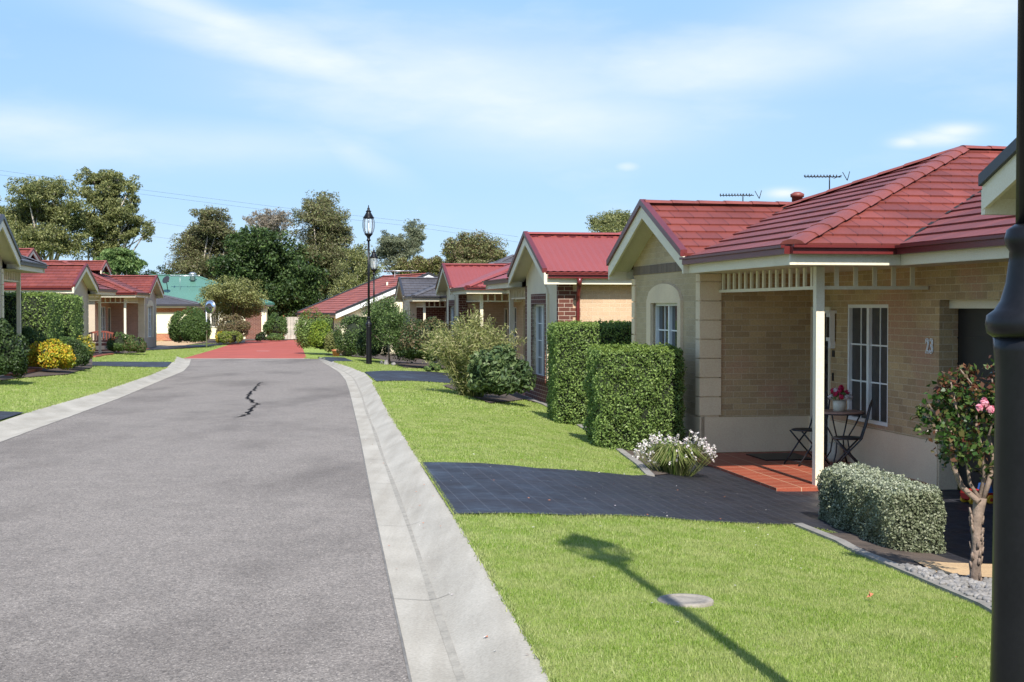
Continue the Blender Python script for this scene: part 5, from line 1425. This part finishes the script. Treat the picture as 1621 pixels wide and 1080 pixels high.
q = Yv(20, 37); bush('shrub', 'dark reddish shrub between the edge bush and the nandina', (q.x, q.y, q.z), (.45, .4, .45), .06, 'l_brown', 2600, clump=20)
q = Yv(192, 61.5); bush('low_hedge', 'low rounded hedge of small leaves right of the bench', (q.x, q.y, q.z), (.62, .5, .50), .07, 'l_boxdeep', 5200, 'hedge', clump=28)
q = Yv(213, 61.0); bush('low_hedge', 'low rounded hedge with pink tips at the end of the taupe gable', (q.x, q.y, q.z), (.50,.46,.46), .07, 'l_boxdeep', 4200, 'hedge', clump=24, extra=('l_brown', .4))
q = Yv(300, 74); bush('round_bush', 'big round clipped green bush left of the convex mirror', (q.x, q.y, q.z), (1.05, 1.0, 1.12), .09, 'l_boxdeep', 15000, 'bush', clump=80, ragged=.06)
Yb = 84
q = Yv(372, Yb)
tree('large_shrub', 'large rounded olive brown shrub behind the convex mirror', q, [(360,470,34,24),(385,465,30,20),(340,470,20,16),(402,485,18,16),(370,490,34,16)], .16, 'l_olive', 9500, .08, 'bark_dark', 'shrub', None, Y=Yb, sub=30, spread=.34, aspect=.5)
q = Yv(368, 82); bush('shrub', 'brown bronze shrub under the big olive shrub', (q.x, q.y, q.z), (.95, .8, .95), .1, 'l_brown', 5200, clump=30, ragged=.3)
q = Yv(365, 80); bush('shrub', 'low green and yellow flowering shrub in front of the bronze shrub', (q.x, q.y, q.z), (.72, .6, .46), .09, 'l_olive', 3000, clump=24, extra=('l_lime', .5))
q = Yv(348, 80.5); bush('shrub', 'small yellow flowered plant beside the round clipped bush', (q.x, q.y, q.z), (.3, .3, .4), .09, 'l_yellow', 900, clump=14)
q = Yv(413, 88); bush('round_bush', 'small dark ball bush in front of the cream wall', (q.x, q.y, q.z), (.38, .38, .32), .08, 'l_dark', 1600, 'bush', clump=18)
q = Yv(437, 91); bush('shrub', 'dark green tall shrub beside the paling fence', (q.x, q.y, q.z), (.78, .6, .92), .1, 'l_boxdeep', 4500, clump=30)
q = Yv(437, 88.5); bush('shrub', 'low pale green plant at the far end of the red drive', (q.x, q.y, q.z), (.6, .4, .30), .08, 'l_bright', 1800, clump=18)

# ------------------------------------------------------------------ trees
def gbase(px, Y): return Vector(((px-CX)/F*Y, Y, -.65))
tree('gum_tree', 'broad olive green gum tree on the left with pale forked limbs', gbase(70, 112), [(42,302,26,18),(88,298,34,18),(30,330,24,18),(95,345,30,20),(62,322,30,18),(50,385,30,18),(112,330,26,20),(60,345,26,16),(20,362,24,18),(75,375,30,22),(110,385,26,22),(45,395,26,16),(8,345,18,20),(120,360,18,18)], .30, 'l_euc', 15000, .30, Y=112, sub=26, extra=('l_olive', .35), trunks=2)
tree('gum_tree', 'tall gum tree with a high rounded crown and bare pale trunks at left', gbase(150, 116), [(150,285,28,16),(188,288,24,18),(145,312,24,14),(205,300,10,10),(160,318,22,12),(175,330,26,18),(150,365,24,18),(168,352,24,16),(165,388,28,16),(210,318,12,10),(195,340,20,12),(222,352,16,11),(178,372,24,14),(232,372,8,8),(205,365,20,10),(205,330,12,8),(160,400,20,14),(235,362,8,8),(140,345,16,12),(180,395,16,10)], .30, 'l_euc', 15000, .28, Y=116, sub=24, extra=('l_olive', .4), trunks=3, fork=.3, spread=.36)
tree('gum_tree', 'gum tree foliage cut by the left edge of the photo', gbase(-16, 105), [(-12,345,16,28),(-6,375,20,22),(-20,400,20,18)], .28, 'l_olive', 4000, .22, Y=105)
tree('tree', 'bright green leafy tree rising behind the taupe roof', gbase(190, 100), [(185,412,26,18),(208,420,18,12),(165,420,14,14),(195,400,14,8)], .26, 'l_bright', 3800, .14, 'bark', Y=100, sub=22, aspect=.6)
tree('gum_tree', 'brown green gum tree above the green roof', gbase(325, 118), [(335,345,28,16),(322,372,34,20),(300,395,28,24),(345,390,30,24),(290,420,24,20),(330,425,40,22),(372,385,20,22),(345,362,24,14)], .27, 'l_eucbrown', 14000, .3, Y=118, sub=30, extra=('l_euc', .4))
tree('gum_tree', 'sparse pinkish gum tree with bare twigs between two denser trees', gbase(430, 150), [(408,345,22,8),(430,342,22,9),(448,348,16,14),(420,358,26,9),(440,366,22,12),(400,352,12,6)], .30, 'l_eucpink', 2600, .22, Y=150, sub=24)
tree('dense_tree', 'wide dark green dense tree behind the end of the road', gbase(420, 112), [(415,395,48,28),(380,420,40,28),(450,420,44,32),(420,445,60,34),(370,450,30,26),(475,450,34,30),(445,475,50,28),(480,490,30,22),(400,380,30,16)], .34, 'l_dark', 24000, .4, 'bark_dark', Y=112, sub=34, aspect=.55, spread=.4, extra=('l_boxdeep', .25))
tree('gum_tree', 'tallest brown green gum tree left of the lamp posts', gbase(508, 116), [(510,322,26,18),(495,345,28,20),(528,350,26,22),(500,378,34,22),(540,372,18,18),(525,400,36,24),(490,410,26,22),(545,410,20,22),(520,440,40,24),(500,465,36,20)], .27, 'l_eucbrown', 17000, .3, Y=116, sub=30, extra=('l_euc', .5))
tree('gum_tree', 'light green gum with twisted pale branches right behind the lamp posts', gbase(570, 108), [(565,410,22,20),(585,430,20,20),(560,440,26,22),(580,460,24,18),(548,462,22,20),(540,480,24,18)], .24, 'l_euc', 8000, .18, Y=108, sub=24, extra=('l_olive', .5))
tree('gum_tree', 'pale sparse gum tree right of the lamp lanterns', gbase(632, 125), [(655,360,14,14),(648,385,20,16),(620,385,20,14),(608,400,16,16),(640,405,18,12),(660,378,10,14),(610,380,8,12),(625,420,20,12)], .25, 'l_eucpale', 6500, .16, 'bark_dark', Y=125, sub=22)
tree('tree', 'low brownish tree behind the grey tiled roof', gbase(670, 110), [(660,420,26,14),(690,424,26,14),(640,425,14,12),(720,428,20,12)], .24, 'l_brown', 6500, .2, 'bark_dark', Y=110, sub=26, extra=('l_olive', .5))
tree('tree', 'rounded brown green tree behind the red corrugated roofs', gbase(750, 108), [(748,388,30,20),(725,400,22,18),(775,395,24,18),(755,408,40,16),(712,392,10,14),(790,405,10,12),(740,420,40,14)], .24, 'l_brown', 10000, .25, 'bark_dark', Y=108, sub=30, extra=('l_euc', .5))
tree('tree', 'olive treetop showing above the red gable ridge', gbase(968, 80), [(965,350,24,14),(990,350,18,12),(942,352,8,10),(970,365,34,14)], .17, 'l_euc', 4200, .2, 'bark_dark', Y=80, sub=26, extra=('l_olive', .4))
tree('tree', 'dark low trees filling the gap behind the green roof', gbase(300, 125), [(250,445,40,20),(310,445,40,20),(210,450,30,18)], .3, 'l_dark', 5000, .25, 'bark_dark', Y=125)
tree('tree', 'dark understorey tree behind the orange red roof', gbase(560, 118), [(560,480,40,24),(600,470,40,24),(520,500,30,24),(640,460,30,22)], .3, 'l_dark', 6500, .25, 'bark_dark', Y=118)

# ------------------------------------------------------------------ sky, sun, camera
SUN_AZ = math.atan2(-.172, .985)      # direction the light travels, from +Y towards -X
SUN_EL = R(44)
w = bpy.data.worlds.new('World'); SC.world = w; w.use_nodes = True; nt = w.node_tree
bg = nt.nodes['Background']
sky = nd(nt, 'ShaderNodeTexSky'); sky.sky_type = 'NISHITA'; sky.sun_disc = False; sky.sun_elevation = SUN_EL
trav = Vector((math.sin(-9.9*PI/180), math.cos(9.9*PI/180), 0)); src = -trav
sky.sun_rotation = math.atan2(src.x, src.y); sky.air_density = 1.0; sky.dust_density = .25; sky.ozone_density = 2.5; sky.altitude = 50
tc = nd(nt, 'ShaderNodeTexCoord'); sep = nd(nt, 'ShaderNodeSeparateXYZ'); nt.links.new(tc.outputs['Generated'], sep.inputs[0])
def mth(op, a, b=None, c=None):
    n = nd(nt, 'ShaderNodeMath', operation=op)
    for i, v in enumerate((a, b, c)):
        if v is None: continue
        if isinstance(v, (int, float)): n.inputs[i].default_value = v
        else: nt.links.new(v, n.inputs[i])
    return n.outputs[0]
az = mth('ARCTAN2', sep.outputs[0], sep.outputs[1]); el = mth('ARCSINE', sep.outputs[2])
cb = nd(nt, 'ShaderNodeCombineXYZ'); nt.links.new(mth('MULTIPLY', az, 5.0), cb.inputs[0]); nt.links.new(mth('MULTIPLY', el, 17.0), cb.inputs[1])
rotm = nd(nt, 'ShaderNodeMapping'); rotm.inputs['Rotation'].default_value = (0, 0, R(12)); nt.links.new(cb.outputs[0], rotm.inputs[0])
n1 = noise(nt, rotm.outputs[0], 1.15, 6, .55); n2 = noise(nt, rotm.outputs[0], 4.0, 5, .6)
def blob(px, py, rx, ry, slope_=0.0):
    """soft patch of cirrus at a direction of the sky"""
    a0 = math.atan2((px-CX)/F, 1); e0 = math.atan((HOR-py)/F)
    da = mth('SUBTRACT', az, a0); de = mth('SUBTRACT', mth('SUBTRACT', el, e0), mth('MULTIPLY', da, slope_))
    x = mth('DIVIDE', da, rx/F); y = mth('DIVIDE', de, ry*1.25/F)
    r2 = mth('ADD', mth('MULTIPLY', x, x), mth('MULTIPLY', y, y))
    return mth('POWER', 2.718, mth('MULTIPLY', r2, -1.0))
mask = None
for b in ((760,135,330,62,-.06), (480,95,300,32,-.25), (880,190,230,50,.0), (1130,110,300,40,.10), (1480,40,260,55,.12), (300,30,220,22,-.3), (330,235,300,28,0), (560,245,80,22,-.4), (60,215,160,24,0)):
    v = blob(*b); k = 1.0 if b[1] < 200 else .55
    v = mth('MULTIPLY', v, k); mask = v if mask is None else mth('MAXIMUM', mask, v)
cl = mth('MULTIPLY', mask, mth('MULTIPLY_ADD', n1, 1.0, .22)); cl = mth('MULTIPLY', cl, mth('MULTIPLY_ADD', n2, .35, .82))
cl = mth('ADD', cl, mth('MULTIPLY', mth('MAXIMUM', mth('SUBTRACT', n1, .52), 0), 1.0))
cu = None
for b in ((1480,232,52,10,.03), (1510,222,40,9,0), (1435,236,26,7,0), (992,265,18,6,0), (1240,310,26,6,0)):
    v = blob(*b); v = mth('MULTIPLY', v, .9 if b[2] > 20 else .6); cu = v if cu is None else mth('MAXIMUM', cu, v)
cu = mth('MULTIPLY', cu, mth('MULTIPLY_ADD', n2, 1.2, .35))
tot = mth('MINIMUM', mth('MAXIMUM', mth('MAXIMUM', mth('MULTIPLY', cl, 1.0), cu), 0), .92)
hsv = nd(nt, 'ShaderNodeHueSaturation'); hsv.inputs['Saturation'].default_value = .95; hsv.inputs['Value'].default_value = 1.0
nt.links.new(sky.outputs[0], hsv.inputs['Color'])
low = ramp(nt, mth('MULTIPLY', mth('MAXIMUM', el, 0.0), 1/.24), [(0, (2.4,3.25,3.95)), (.35, (1.8,2.8,3.95)), (1, (1.2,2.15,3.7))]).outputs[0]
skyc = mix(nt, ramp(nt, mth('MULTIPLY', el, 1.6), [(.30, (1,1,1)), (.95, (0,0,0))]).outputs[0], hsv.outputs[0], low)
out = mix(nt, tot, skyc, (3.3, 3.6, 4.05))
nt.links.new(out, bg.inputs['Color']); bg.inputs['Strength'].default_value = .135
sl = bpy.data.lights.new('sun', 'SUN'); sl.energy = 3.6; sl.angle = R(.53); sl.color = (1, .955, .88)
so = bpy.data.objects.new('sun', sl); COL.objects.link(so)
ld = Vector((trav.x*math.cos(SUN_EL), trav.y*math.cos(SUN_EL), -math.sin(SUN_EL)))
so.rotation_euler = ld.to_track_quat('-Z', 'Y').to_euler(); so.location = (5, -10, 20)
cam = bpy.data.cameras.new('camera'); co = bpy.data.objects.new('camera', cam); COL.objects.link(co)
cam.sensor_width = 36; cam.sensor_fit = 'HORIZONTAL'; cam.lens = F/1621*36; cam.clip_end = 3000; cam.clip_start = .05
co.location = (0, 0, CAMZ); co.rotation_euler = (PI/2 - PITCH, 0, 0); SC.camera = co
SC.view_settings.view_transform = 'Standard'; SC.view_settings.look = 'None'; SC.view_settings.exposure = 1.06; SC.view_settings.gamma = 1
SC.cycles.max_bounces = 6; SC.cycles.transparent_max_bounces = 8
